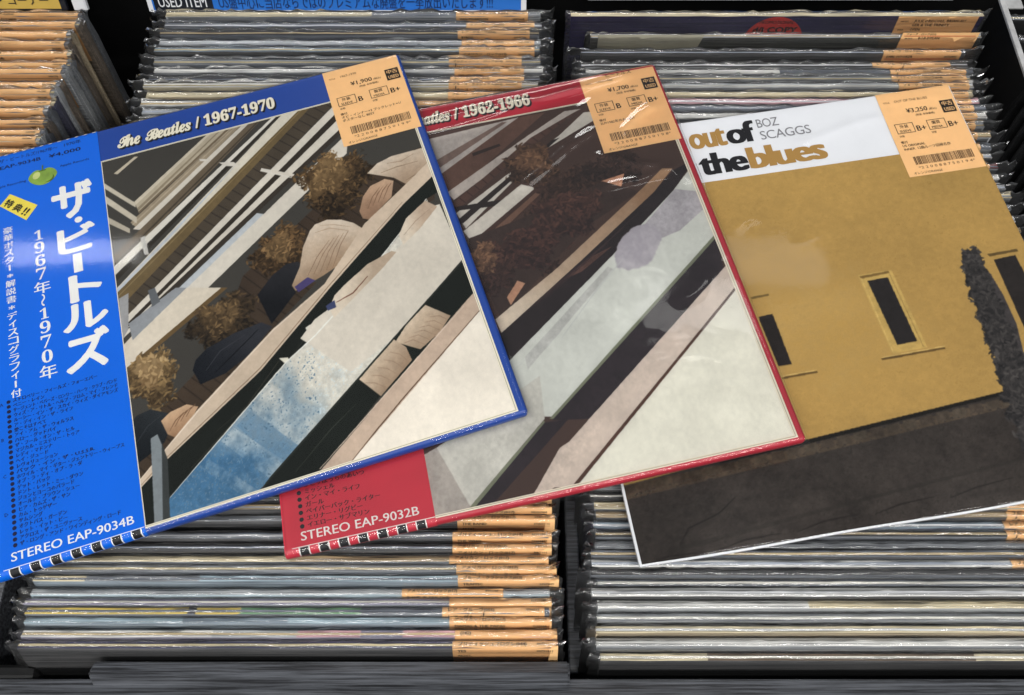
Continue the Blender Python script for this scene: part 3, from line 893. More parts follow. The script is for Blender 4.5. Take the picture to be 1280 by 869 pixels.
ART_A = [
 ('p',(176,166,146),0.08,[(103.3,75.4),(162.1,30.9),(180.1,31.2),(105.3,86.6)]),
 ('p',(198,189,170),0.06,[(103.3,75.4),(162.1,30.9),(165.3,30.9),(104.3,78.3)]),
 ('p',(140,128,108),0.08,[(104.6,81.8),(170.2,30.9),(171.7,31.1),(104.9,84.4)]),
 ('p',(112,98,80),0.08,[(104.8,85.4),(176.1,31.1),(179.4,30.9),(105.3,87.0)]),
 ('p',(150,137,116),0.1,[(98.6,92.7),(180.5,30.8),(188.2,30.3),(101.7,97.8)]),
 ('p',(170,158,138),0.1,[(99.5,94.7),(183.0,30.6),(184.4,30.5),(100.1,95.8)]),
 ('p',(206,200,188),0.05,[(99.7,99.0),(189.3,29.8),(194.9,29.5),(105.1,101.5)]),
 ('p',(104,92,76),0.12,[(82.7,118.1),(195.8,28.9),(205.3,28.4),(86.8,125.9)]),
 ('p',(70,62,52),0.1,[(84.8,122.8),(202.6,28.6),(204.4,28.6),(85.6,124.3)]),
 ('p',(214,210,200),0.05,[(77.2,130.9),(214.6,28.0),(218.2,27.8),(79.1,136.8)]),
 ('p',(48,44,38),0.08,[(78.8,138.0),(219.1,27.5),(222.1,27.1),(79.2,142.4)]),
 ('p',(208,202,187),0.05,[(63.7,160.9),(223.8,26.0),(239.6,23.7),(70.5,161.4)]),
 ('p',(184,190,196),0.1,[(79.7,148.4),(175.2,68.3),(182.5,65.3),(85.0,146.7)]),
 ('p',(208,202,187),0.05,[(77.8,155.1),(223.0,26.4),(238.6,24.6),(86.8,145.4)]),
 ('p',(106,90,62),0.12,[(43.7,179.4),(239.9,23.6),(248.6,23.6),(55.0,184.4)]),
 ('p',(128,110,78),0.1,[(46.2,180.5),(241.6,23.7),(242.8,23.7),(47.2,181.0)]),
 ('s',(72,64,54),(52,46,40),[(55.0,184.4),(248.6,23.6),(263.0,29.3),(63.8,187.2)]),
 ('p',(206,200,188),0.05,[(63.8,186.8),(262.7,30.5),(262.8,57.0),(83.3,184.2)]),
 ('p',(50,44,38),0.08,[(70.6,186.5),(263.0,38.3),(266.6,42.1),(73.8,186.7)]),
 ('p',(56,50,44),0.08,[(87.2,177.2),(263.9,53.6),(262.2,59.7),(93.0,177.3)]),
 ('p',(180,186,190),0.1,[(118.2,161.3),(184.0,114.1),(189.2,116.9),(124.4,163.1)]),
 ('p',(206,200,188),0.05,[(101.7,178.6),(260.6,64.7),(255.4,83.4),(120.6,179.0)]),
 ('p',(190,182,165),0.06,[(83.0,50.1),(101.8,74.3),(104.0,76.7),(103.6,80.8),(101.4,78.3),(82.6,54.7)]),
 ('p',(190,182,165),0.06,[(83.5,62.6),(103.4,89.7),(102.8,95.0),(82.9,68.9)]),
 ('p',(180,172,155),0.06,[(83.3,82.0),(97.7,97.9),(97.3,101.9),(82.8,87.4)]),
 ('p',(190,180,160),0.05,[(91.7,45.1),(107.8,34.5),(110.2,35.3),(94.1,46.8)]),
 ('s',(62,51,42),(44,37,31),[(166.1,162.0),(254.2,101.7),(318.6,94.4),(304.7,143.9),(248.9,154.2),(126.3,236.8)]),
 ('s',(64,53,43),(46,38,32),[(80.0,256.8),(186.8,178.7),(212.2,183.0),(177.6,208.4),(80.2,285.9),(74.2,280.4)]),
 ('p',(205,196,180),0.06,[(76.0,194.6),(123.5,156.9),(153.5,167.2),(78.0,209.6)]),
 ('p',(98,79,52),0.1,[(78.1,209.2),(150.8,166.3),(154.9,167.7),(79.5,212.1)]),
 ('p',(150,150,150),0.12,[(84.6,152.4),(91.2,150.2),(88.3,177.7),(83.7,184.6)]),
 ('p',(140,144,148),0.12,[(88.8,173.6),(121.8,156.3),(128.8,158.7),(90.0,186.8)]),
 ('p',(96,100,104),0.1,[(103.8,152.3),(108.5,151.7),(110.7,163.6),(105.0,166.1)]),
 ('p',(208,203,193),0.05,[(194.1,76.0),(215.2,88.9),(212.9,92.0),(192.8,78.4)]),
 ('p',(208,203,193),0.05,[(165.6,60.5),(176.0,63.7),(179.3,69.3),(169.1,65.0)]),
 ('p',(208,203,193),0.05,[(152.5,52.5),(158.8,55.0),(159.4,56.9),(153.0,54.9)]),
 ('p',(190,188,182),0.05,[(103.8,107.6),(107.0,107.6),(107.8,123.8),(104.8,122.8)]),
 ('p',(205,198,186),0.05,[(200.9,80.2),(215.7,89.3),(214.5,91.1),(200.4,82.8)]),
 ('v',(128,100,66),(34,27,20),(241.1,107.2),(26.6,-4.2),(0.0,29.1),420,1.0),
 ('v',(176,144,100),(84,66,44),(238.3,98.4),(16.2,-5.7),(-1.2,17.4),90,1.0),
 ('v',(92,74,52),(28,24,20),(148.5,193.0),(22.9,-0.8),(-1.4,20.1),420,1.0),
 ('v',(150,122,84),(60,48,34),(147.4,188.3),(13.8,-0.7),(0.6,13.1),70,1.0),
 ('v',(164,136,92),(58,46,32),(98.9,217.7),(16.5,6.6),(-3.3,20.1),380,1.0),
 ('v',(200,172,126),(110,88,60),(97.8,212.2),(10.1,2.5),(-1.4,11.7),80,1.0),
 ('v',(122,94,62),(38,30,22),(194.2,151.7),(17.8,6.2),(-7.2,20.5),420,1.0),
 ('v',(168,134,92),(78,62,42),(193.4,147.3),(9.7,1.3),(-2.2,11.5),70,1.0),
 ('g',(20,24,30),(46,48,54),0.3,[(124.1,221.2),(126.8,214.4),(134.4,208.7),(153.2,203.2),(171.7,201.0),(178.0,206.4),(160.8,221.5),(143.5,229.9),(127.4,232.4)],(131.3,229.7),(156.7,203.3)),
 ('p',(58,60,66),0.1,[(132.2,224.1),(142.7,213.5),(159.9,206.7),(159.8,206.4),(142.5,212.9),(132.0,223.9)]),
 ('p',(14,17,22),0.1,[(136.9,227.8),(150.9,218.4),(169.1,205.6),(168.9,205.2),(150.5,217.7),(136.7,227.4)]),
 ('g',(18,23,27),(40,44,48),0.3,[(81.1,245.9),(86.8,240.6),(95.4,239.2),(109.7,247.9),(100.9,263.9),(83.3,272.6),(78.5,271.0)],(82.4,265.1),(100.1,242.8)),
 ('p',(52,56,60),0.1,[(84.9,258.6),(92.7,250.0),(101.6,245.3),(101.5,245.0),(92.4,249.5),(84.7,258.3)]),
 ('g',(20,22,26),(44,44,48),0.3,[(172.7,179.9),(184.5,168.4),(195.5,162.2),(203.6,163.0),(206.1,166.9),(197.2,186.5),(177.8,204.4)],(179.8,193.8),(200.1,163.8)),
 ('g',(210,197,180),(156,134,112),0.3,[(265.2,106.0),(274.2,99.6),(285.6,96.7),(310.7,96.8),(308.5,123.0),(295.2,127.8),(289.1,124.3),(282.4,116.1)],(280.7,95.0),(295.3,127.4)),
 ('p',(130,112,92),0.1,[(274.5,109.0),(286.4,107.7),(302.5,107.5),(302.5,107.1),(286.4,107.0),(274.5,108.7)]),
 ('p',(146,126,106),0.1,[(280.7,102.1),(291.0,103.6),(300.9,100.0),(300.9,99.7),(291.0,102.9),(280.7,101.8)]),
 ('p',(120,100,82),0.1,[(290.0,121.2),(299.7,118.0),(308.3,118.6),(308.3,118.3),(299.6,117.4),(289.9,120.9)]),
 ('g',(210,197,180),(150,126,102),0.3,[(216.4,140.8),(220.6,137.0),(229.3,135.8),(238.8,139.1),(246.1,144.4),(251.9,152.1),(243.1,164.6),(232.8,173.2),(218.3,179.1),(207.8,182.3),(197.5,185.0),(195.9,180.2),(204.0,167.2),(209.0,152.7)],(222.8,134.6),(226.1,180.8)),
 ('p',(128,104,84),0.1,[(207.5,176.4),(216.8,163.8),(227.4,153.0),(227.2,152.8),(216.5,163.3),(207.3,176.2)]),
 ('p',(128,104,84),0.1,[(211.8,176.3),(221.0,162.8),(230.9,152.2),(230.7,152.0),(220.7,162.3),(211.6,176.1)]),
 ('p',(128,104,84),0.1,[(216.1,176.2),(225.2,161.8),(234.5,151.3),(234.3,151.1),(224.9,161.4),(215.9,176.0)]),
 ('p',(128,104,84),0.1,[(220.4,176.1),(229.5,160.8),(238.0,150.5),(237.9,150.3),(229.1,160.4),(220.2,175.9)]),
 ('p',(128,104,84),0.1,[(224.7,176.0),(233.7,159.8),(241.6,149.6),(241.4,149.4),(233.3,159.4),(224.5,175.8)]),
 ('p',(170,150,130),0.1,[(219.2,144.0),(229.3,143.6),(241.4,149.7),(241.6,149.3),(229.5,142.8),(219.1,143.6)]),
 ('p',(170,150,130),0.1,[(223.5,139.2),(233.1,141.7),(243.7,147.3),(243.8,147.0),(233.3,141.1),(223.6,138.9)]),
 ('p',(74,66,110),0.1,[(197.4,181.7),(207.2,177.2),(211.6,181.3),(199.1,186.7)]),
 ('g',(200,170,142),(128,100,80),0.3,[(252.4,136.4),(257.5,125.1),(264.5,117.7),(275.7,114.9),(281.4,118.5),(276.6,131.8),(266.2,139.0),(257.7,145.7),(253.2,143.1)],(263.6,114.0),(262.7,146.4)),
 ('p',(104,78,60),0.1,[(258.4,136.4),(264.0,127.6),(270.7,121.1),(270.6,120.8),(263.7,127.2),(258.2,136.2)]),
 ('p',(104,78,60),0.1,[(262.5,134.8),(268.3,126.0),(273.6,120.7),(273.5,120.5),(267.9,125.6),(262.3,134.6)]),
 ('p',(104,78,60),0.1,[(266.7,133.2),(272.5,124.4),(276.5,120.4),(276.4,120.2),(272.1,124.0),(266.5,133.0)]),
 ('p',(104,78,60),0.1,[(270.9,131.6),(276.7,122.8),(279.4,120.1),(279.2,119.8),(276.4,122.4),(270.7,131.5)]),
 ('g',(200,170,138),(140,108,82),0.3,[(100.7,249.1),(106.7,245.0),(117.2,243.1),(123.9,247.0),(118.2,254.7),(107.8,262.8),(103.5,259.2)],(106.9,243.1),(112.9,262.3)),
 ('p',(112,84,64),0.1,[(104.8,257.8),(109.4,251.9),(114.9,247.9),(114.8,247.6),(109.1,251.4),(104.6,257.6)]),
 ('p',(112,84,64),0.1,[(108.5,255.6),(112.7,250.3),(117.5,246.8),(117.3,246.6),(112.3,249.8),(108.3,255.4)]),
 ('p',(112,84,64),0.1,[(112.2,253.4),(116.0,248.7),(120.0,245.8),(119.9,245.5),(115.6,248.2),(112.0,253.2)]),
 ('p',(112,84,64),0.1,[(115.9,251.3),(119.3,247.1),(122.6,244.7),(122.4,244.4),(118.9,246.7),(115.7,251.0)]),
 ('p',(198,181,161),0.08,[(76.0,288.4),(83.7,282.7),(123.4,248.8),(177.6,208.5),(216.9,185.9),(253.4,147.6),(288.7,124.5),(312.8,107.9),(326.5,114.3),(282.7,140.7),(219.8,190.1),(165.5,235.0),(101.3,275.1),(75.4,294.2)]),
 ('p',(146,126,106),0.1,[(75.6,292.9),(101.6,273.8),(165.5,233.5),(219.9,188.4),(282.8,138.7),(282.6,138.4),(219.5,187.8),(165.1,232.9),(101.3,273.3),(75.4,292.6)]),
 ('p',(224,210,192),0.1,[(83.7,283.4),(124.0,249.8),(178.1,209.6),(217.4,186.8),(217.2,186.5),(177.8,208.9),(123.6,249.2),(83.5,283.1)]),
 ('p',(26,30,27),0.15,[(74.8,300.0),(84.0,288.0),(101.3,275.1),(165.5,235.0),(219.8,190.1),(282.7,140.7),(327.3,111.5),(330.0,130.8),(298.6,141.9),(232.2,200.2),(202.8,222.1),(181.5,234.6),(99.6,299.3),(101.0,313.8),(82.1,317.2)]),
 ('p',(60,58,50),0.1,[(114.4,285.4),(147.5,261.6),(178.0,231.8),(177.8,231.5),(147.1,261.1),(114.2,285.1)]),
 ('p',(48,48,42),0.1,[(131.6,267.2),(164.4,250.5),(208.3,211.7),(208.1,211.4),(164.1,250.0),(131.5,266.9)]),
 ('p',(208,204,192),0.1,[(198.1,214.3),(201.5,213.0),(205.7,218.2),(202.8,222.1),(199.1,219.6)]),
 ('p',(224,220,204),0.1,[(177.7,230.3),(183.1,231.6),(184.4,235.6),(180.8,235.6)]),
 ('g',(70,112,146),(206,203,192),0.55,[(95.4,306.9),(99.6,299.3),(181.5,234.6),(202.8,222.1),(232.2,200.2),(299.7,142.3),(296.5,176.6),(276.0,222.3),(159.0,306.0),(137.3,321.0),(104.8,320.0)],(124.7,296.5),(193.5,244.0)),
 ('q',(212,210,202),0.34,[(154.3,259.2),(170.4,247.1),(201.5,297.9),(186.6,303.9)]),
 ('q',(200,206,206),0.3,[(133.9,274.1),(142.6,267.7),(173.0,304.7),(163.0,313.8)]),
 ('q',(206,210,208),0.3,[(119.5,286.7),(125.0,283.1),(151.5,313.4),(144.4,316.3)]),
 ('q',(70,112,148),0.3,[(144.3,267.3),(154.1,260.1),(185.4,301.6),(173.6,310.3)]),
 ('d',(196,210,216),0.1,[(99.6,299.3),(181.5,234.6),(202.8,222.1),(232.2,200.2),(270.5,220.4),(159.0,306.0),(137.3,321.0),(104.8,320.0)]),
 ('d',(50,84,110),0.08,[(99.6,299.3),(181.5,234.6),(200.4,233.3),(194.2,277.3),(159.0,306.0),(137.3,321.0),(104.8,320.0)]),
 ('p',(208,201,188),0.06,[(193.5,220.9),(205.2,210.1),(231.9,198.4),(277.0,170.2),(296.2,149.5),(306.8,148.9),(309.9,196.9),(288.8,212.3),(252.5,239.1),(219.0,254.5)]),
 ('p',(222,222,214),0.1,[(99.7,299.5),(181.7,235.0),(203.0,222.5),(232.4,200.6),(299.5,141.7),(299.2,141.2),(231.9,199.8),(202.6,221.6),(181.3,234.2),(99.5,299.2)]),
 ('p',(40,44,40),0.1,[(153.6,310.6),(159.4,306.6),(276.3,223.0),(313.9,195.2),(313.6,194.5),(275.6,221.7),(158.6,305.4),(153.2,310.0)]),
 ('p',(126,134,138),0.12,[(93.2,258.5),(97.5,257.1),(101.5,275.1),(97.8,314.4),(88.8,316.4)]),
 ('p',(58,62,62),0.12,[(99.3,263.3),(101.5,275.1),(97.9,316.1),(93.5,316.3)]),
 ('g',(210,198,180),(178,160,140),0.2,[(215.8,205.3),(221.3,196.7),(228.6,191.5),(247.7,180.3),(265.5,175.4),(268.4,177.4),(255.9,187.2),(217.3,213.3)],(229.4,187.9),(247.6,194.1)),
 ('p',(110,72,58),0.1,[(221.3,202.7),(233.6,199.4),(245.6,189.7),(245.3,189.3),(233.2,198.5),(221.2,202.2)]),
 ('p',(62,70,104),0.1,[(214.0,202.8),(220.5,200.3),(220.5,206.0),(214.7,206.8)]),
 ('g',(210,198,180),(180,160,140),0.2,[(273.3,164.8),(281.5,152.9),(298.1,142.6),(304.7,150.3),(288.8,163.9),(274.4,173.4)],(280.5,156.8),(294.1,157.3)),
 ('p',(158,138,120),0.1,[(276.5,166.0),(287.4,157.3),(301.5,149.4),(301.5,149.1),(287.2,156.8),(276.4,165.7)]),
 ('p',(28,32,29),0.12,[(139.1,321.8),(158.8,306.9),(276.2,222.8),(309.5,198.8),(311.8,234.7),(297.0,240.8),(232.0,277.1),(181.5,316.4),(156.1,321.5)]),
 ('p',(52,56,50),0.1,[(173.3,307.6),(199.5,287.9),(216.9,277.1),(216.7,276.9),(199.2,287.4),(173.1,307.3)]),
 ('g',(205,188,166),(150,128,106),0.3,[(250.7,243.3),(260.3,233.8),(276.0,223.3),(289.4,236.3),(279.4,245.8),(264.6,253.4)],(260.7,232.1),(274.6,251.5)),
 ('p',(142,120,100),0.1,[(255.5,246.0),(261.9,245.6),(269.5,252.5),(269.7,252.3),(262.1,245.1),(255.5,245.7)]),
 ('p',(142,120,100),0.1,[(259.7,243.4),(266.0,243.3),(272.8,249.7),(273.0,249.5),(266.2,242.9),(259.7,243.1)]),
 ('p',(142,120,100),0.1,[(263.9,240.8),(270.1,241.1),(276.2,246.9),(276.3,246.7),(270.3,240.6),(263.9,240.6)]),
 ('p',(142,120,100),0.1,[(268.1,238.2),(274.3,238.8),(279.6,244.0),(279.7,243.8),(274.5,238.4),(268.1,238.0)]),
 ('p',(142,120,100),0.1,[(272.3,235.6),(278.4,236.6),(282.9,241.1),(283.1,240.9),(278.6,236.1),(272.4,235.4)]),
 ('p',(142,120,100),0.1,[(276.6,233.0),(282.6,234.3),(286.3,238.2),(286.5,238.0),(282.8,233.8),(276.6,232.7)]),
 ('g',(205,188,166),(150,128,106),0.3,[(222.8,261.2),(235.1,252.2),(250.4,241.3),(256.3,248.8),(257.6,259.0),(245.1,267.9),(232.9,276.6),(227.9,268.9)],(233.6,251.7),(246.9,266.8)),
 ('p',(142,120,100),0.1,[(225.8,264.9),(231.4,266.9),(237.8,272.4),(237.9,272.2),(231.6,266.5),(225.9,264.6)]),
 ('p',(142,120,100),0.1,[(230.7,261.0),(236.3,263.4),(242.0,269.0),(242.1,268.8),(236.5,263.0),(230.8,260.8)]),
 ('p',(142,120,100),0.1,[(235.7,257.1),(241.2,259.8),(246.3,265.6),(246.4,265.4),(241.4,259.4),(235.8,256.9)]),
 ('p',(142,120,100),0.1,[(240.7,253.2),(246.1,256.2),(250.6,262.2),(250.7,262.0),(246.4,255.9),(240.8,253.0)]),
 ('p',(142,120,100),0.1,[(245.8,249.3),(251.1,252.6),(254.9,258.7),(255.1,258.6),(251.4,252.3),(245.9,249.0)]),
 ('p',(188,168,150),0.1,[(180.8,316.2),(267.7,253.6),(300.0,230.6),(316.7,219.1),(314.3,237.4),(208.7,311.6)]),
 ('p',(208,190,172),0.1,[(187.1,310.7),(265.8,255.9),(299.6,232.5),(299.4,232.1),(265.4,255.2),(186.9,310.4)]),
 ('p',(226,219,206),0.04,[(208.2,310.6),(308.6,238.8),(321.4,230.3),(313.5,318.1),(303.8,319.7),(199.6,319.4)]),
 ('p',(86,66,52),0.1,[(205.8,312.3),(225.8,297.5),(248.1,281.2),(308.8,238.7),(308.6,238.3),(247.7,280.5),(225.3,296.8),(205.6,312.0)])]
ART_B = [
 ('p',(176,168,162),0.2,[(129.6,31.8),(201.7,27.3),(133.4,67.0),(126.8,58.7)]),
 ('p',(120,100,92),0.2,[(129.3,54.8),(188.5,28.8),(192.0,29.7),(131.6,62.1)]),
 ('p',(96,70,60),0.2,[(133.4,67.0),(201.7,27.3),(222.0,27.6),(137.5,87.7)]),
 ('p',(186,176,168),0.15,[(136.6,83.2),(204.9,45.9),(236.3,29.9),(249.0,30.7),(205.1,53.0),(140.5,90.6)]),
 ('s',(84,60,52),(62,44,38),[(138.0,94.3),(206.1,48.6),(230.5,38.1),(249.2,30.3),(191.6,64.5),(141.4,99.4)]),
 ('p',(204,198,188),0.1,[(140.0,102.2),(227.2,51.5),(249.9,34.6),(257.2,35.2),(254.8,44.2),(213.8,62.0),(144.1,116.8)]),
 ('p',(42,34,32),0.1,[(139.7,108.4),(221.0,54.6),(226.7,53.7),(140.4,113.8)]),
 ('p',(42,34,32),0.1,[(139.3,96.7),(172.0,98.3),(176.0,103.6),(140.4,100.2)]),
 ('p',(52,40,36),0.1,[(161.0,52.4),(182.5,48.5),(182.9,50.9),(161.3,55.4)]),
 ('p',(58,42,38),0.1,[(157.4,126.3),(160.6,135.2),(160.9,135.0),(157.7,126.1)]),
 ('p',(58,42,38),0.1,[(166.3,120.2),(169.5,129.3),(169.8,129.1),(166.6,120.1)]),
 ('p',(58,42,38),0.1,[(175.3,114.1),(178.5,123.2),(178.8,123.0),(175.7,113.9)]),
 ('p',(58,42,38),0.1,[(184.5,107.9),(187.6,117.1),(187.9,116.9),(184.8,107.7)]),
 ('p',(58,42,38),0.1,[(193.7,101.6),(196.8,110.9),(197.1,110.7),(194.0,101.5)]),
 ('p',(84,56,50),0.1,[(160.5,160.9),(171.6,151.2),(185.4,145.8),(185.3,145.4),(171.3,150.4),(160.3,160.6)]),
 ('p',(84,56,50),0.1,[(172.8,153.4),(183.8,145.5),(195.9,139.7),(195.8,139.3),(183.5,144.8),(172.7,153.1)]),
 ('p',(84,56,50),0.1,[(185.4,145.8),(196.0,139.8),(206.6,133.5),(206.5,133.1),(195.7,139.1),(185.3,145.4)]),
 ('p',(84,56,50),0.1,[(198.1,138.0),(208.4,134.1),(217.4,127.2),(217.3,126.8),(208.2,133.3),(198.1,137.6)]),
 ('p',(206,200,190),0.1,[(142.1,118.4),(189.8,88.6),(199.9,94.4),(146.1,128.5)]),
 ('p',(70,50,44),0.2,[(145.1,129.3),(199.1,94.2),(211.5,86.3),(217.7,90.0),(148.0,140.1)]),
 ('p',(112,84,70),0.1,[(145.9,133.6),(198.1,98.3),(201.2,100.1),(149.2,138.4)]),
 ('v',(116,84,62),(46,33,27),(201.8,75.0),(17.3,13.1),(-9.1,16.5),360,1.0),
 ('v',(160,120,88),(78,56,44),(201.1,70.3),(11.0,6.1),(-4.7,8.9),60,1.0),
 ('v',(84,60,50),(38,28,26),(221.9,108.4),(28.5,4.9),(-21.5,24.1),520,1.2),
 ('v',(78,56,48),(36,27,26),(256.6,90.7),(24.0,3.7),(-7.6,14.7),260,1.2),
 ('v',(92,60,52),(42,30,28),(184.4,142.9),(26.5,-7.8),(8.0,22.6),420,1.2),
 ('v',(116,84,64),(44,32,28),(152.4,143.1),(12.8,-0.9),(-1.5,15.4),240,1.0),
 ('p',(190,140,112),0.2,[(234.5,107.2),(247.1,99.4),(263.8,96.9),(259.2,106.8),(245.4,118.5),(235.3,113.9)]),
 ('p',(190,145,118),0.2,[(160.0,177.2),(171.3,167.6),(174.1,171.3),(160.8,183.4)]),
 ('p',(60,46,42),0.2,[(140.4,126.0),(153.4,193.6),(199.3,155.4),(230.8,132.5),(269.5,114.7),(247.1,99.8),(186.3,117.2)]),
 ('v',(94,62,54),(42,30,30),(186.8,139.4),(20.3,2.8),(-9.8,19.1),360,1.2),
 ('v',(88,60,52),(40,29,28),(158.2,154.0),(11.1,2.6),(-4.3,20.7),260,1.1),
 ('v',(150,112,84),(66,48,40),(149.4,144.4),(11.4,-2.6),(-0.7,12.5),160,1.0),
 ('v',(98,66,56),(42,30,30),(217.2,120.2),(24.8,1.5),(-2.8,18.3),380,1.2),
 ('p',(190,145,118),0.2,[(160.4,177.2),(169.9,166.2),(174.5,169.4),(161.6,183.6)]),
 ('g',(206,192,174),(150,118,90),0.2,[(149.4,191.7),(197.3,163.4),(269.5,114.7),(291.4,98.9),(298.6,100.6),(280.1,117.3),(215.8,161.5),(151.4,202.9)],(160.0,195.2),(273.0,115.5)),
 ('p',(40,32,34),0.3,[(148.5,204.2),(216.1,160.5),(280.1,117.3),(297.9,102.8),(317.6,95.7),(292.4,120.3),(237.6,161.4),(151.9,224.0)]),
 ('p',(84,60,54),0.4,[(200.5,172.5),(223.7,159.1),(239.5,154.4),(213.8,169.4)]),
 ('p',(206,208,201),0.05,[(149.1,225.2),(237.6,161.4),(292.4,120.3),(308.6,105.5),(310.9,124.8),(310.3,162.9),(170.4,266.7),(148.8,261.1)]),
 ('p',(178,174,178),0.25,[(264.9,143.0),(294.8,118.6),(310.9,124.8),(311.0,138.6),(287.7,153.0),(273.8,156.2)]),
 ('b',(172,167,174),(186,182,186),(255.2,160.3),(16.3,-2.5),(-6.6,16.5),0.12,1),
 ('p',(190,192,190),0.1,[(154.0,230.2),(186.2,209.4),(217.0,184.8),(216.8,184.5),(186.0,209.0),(153.9,230.0)]),
 ('p',(190,192,190),0.1,[(165.3,225.4),(196.7,202.1),(225.7,178.6),(225.6,178.4),(196.5,201.7),(165.1,225.1)]),
 ('p',(190,192,190),0.1,[(176.6,220.5),(207.4,194.7),(234.6,172.5),(234.5,172.2),(207.1,194.3),(176.5,220.3)]),
 ('p',(190,192,190),0.1,[(188.1,215.5),(218.2,187.2),(243.6,166.2),(243.4,165.9),(217.9,186.7),(187.9,215.3)]),
 ('p',(60,44,44),0.1,[(169.6,191.6),(194.6,175.5),(223.2,161.3),(223.1,161.0),(194.3,174.8),(169.4,191.3)]),
 ('p',(60,44,44),0.1,[(177.5,187.5),(205.0,169.7),(236.7,151.7),(236.6,151.3),(204.7,169.0),(177.3,187.2)]),
 ('p',(60,44,44),0.1,[(185.5,183.4),(215.5,163.8),(250.5,141.9),(250.4,141.5),(215.2,163.1),(185.3,183.1)]),
 ('p',(60,44,44),0.1,[(193.6,179.2),(226.1,157.9),(264.5,131.9),(264.4,131.6),(225.8,157.2),(193.4,178.9)]),
 ('p',(186,186,182),0.2,[(162.4,222.7),(231.7,169.6),(234.5,172.3),(162.0,232.0)]),
 ('p',(118,122,102),0.1,[(167.7,267.5),(309.8,161.7),(309.6,164.9),(170.8,268.2)]),
 ('p',(44,36,41),0.3,[(169.1,268.7),(309.3,164.8),(306.2,193.7),(194.8,273.8)]),
 ('p',(204,190,178),0.1,[(164.0,293.2),(308.9,187.3),(313.3,202.9),(170.7,312.6),(159.8,310.2)]),
 ('p',(78,52,42),0.2,[(170.9,311.7),(309.5,204.4),(309.1,206.8),(173.6,312.3)]),
 ('p',(222,220,207),0.04,[(172.9,313.1),(310.1,205.8),(315.0,213.1),(315.7,316.1),(297.2,317.9)]),
 ('p',(166,159,152),0.2,[(85.4,273.9),(96.4,270.2),(112.2,311.1),(87.6,312.0)]),
 ('p',(196,194,186),0.15,[(96.4,270.2),(168.6,237.8),(164.8,266.8),(109.5,310.4)]),
 ('p',(118,122,102),0.1,[(108.8,311.0),(164.1,267.5),(164.4,270.0),(111.3,312.3)]),
 ('p',(44,36,41),0.3,[(110.4,312.9),(164.3,269.1),(179.2,270.2),(123.7,311.5),(142.6,311.4)]),
 ('p',(204,190,178),0.2,[(139.3,320.7),(169.3,287.2),(203.1,273.8),(166.8,307.2)])]
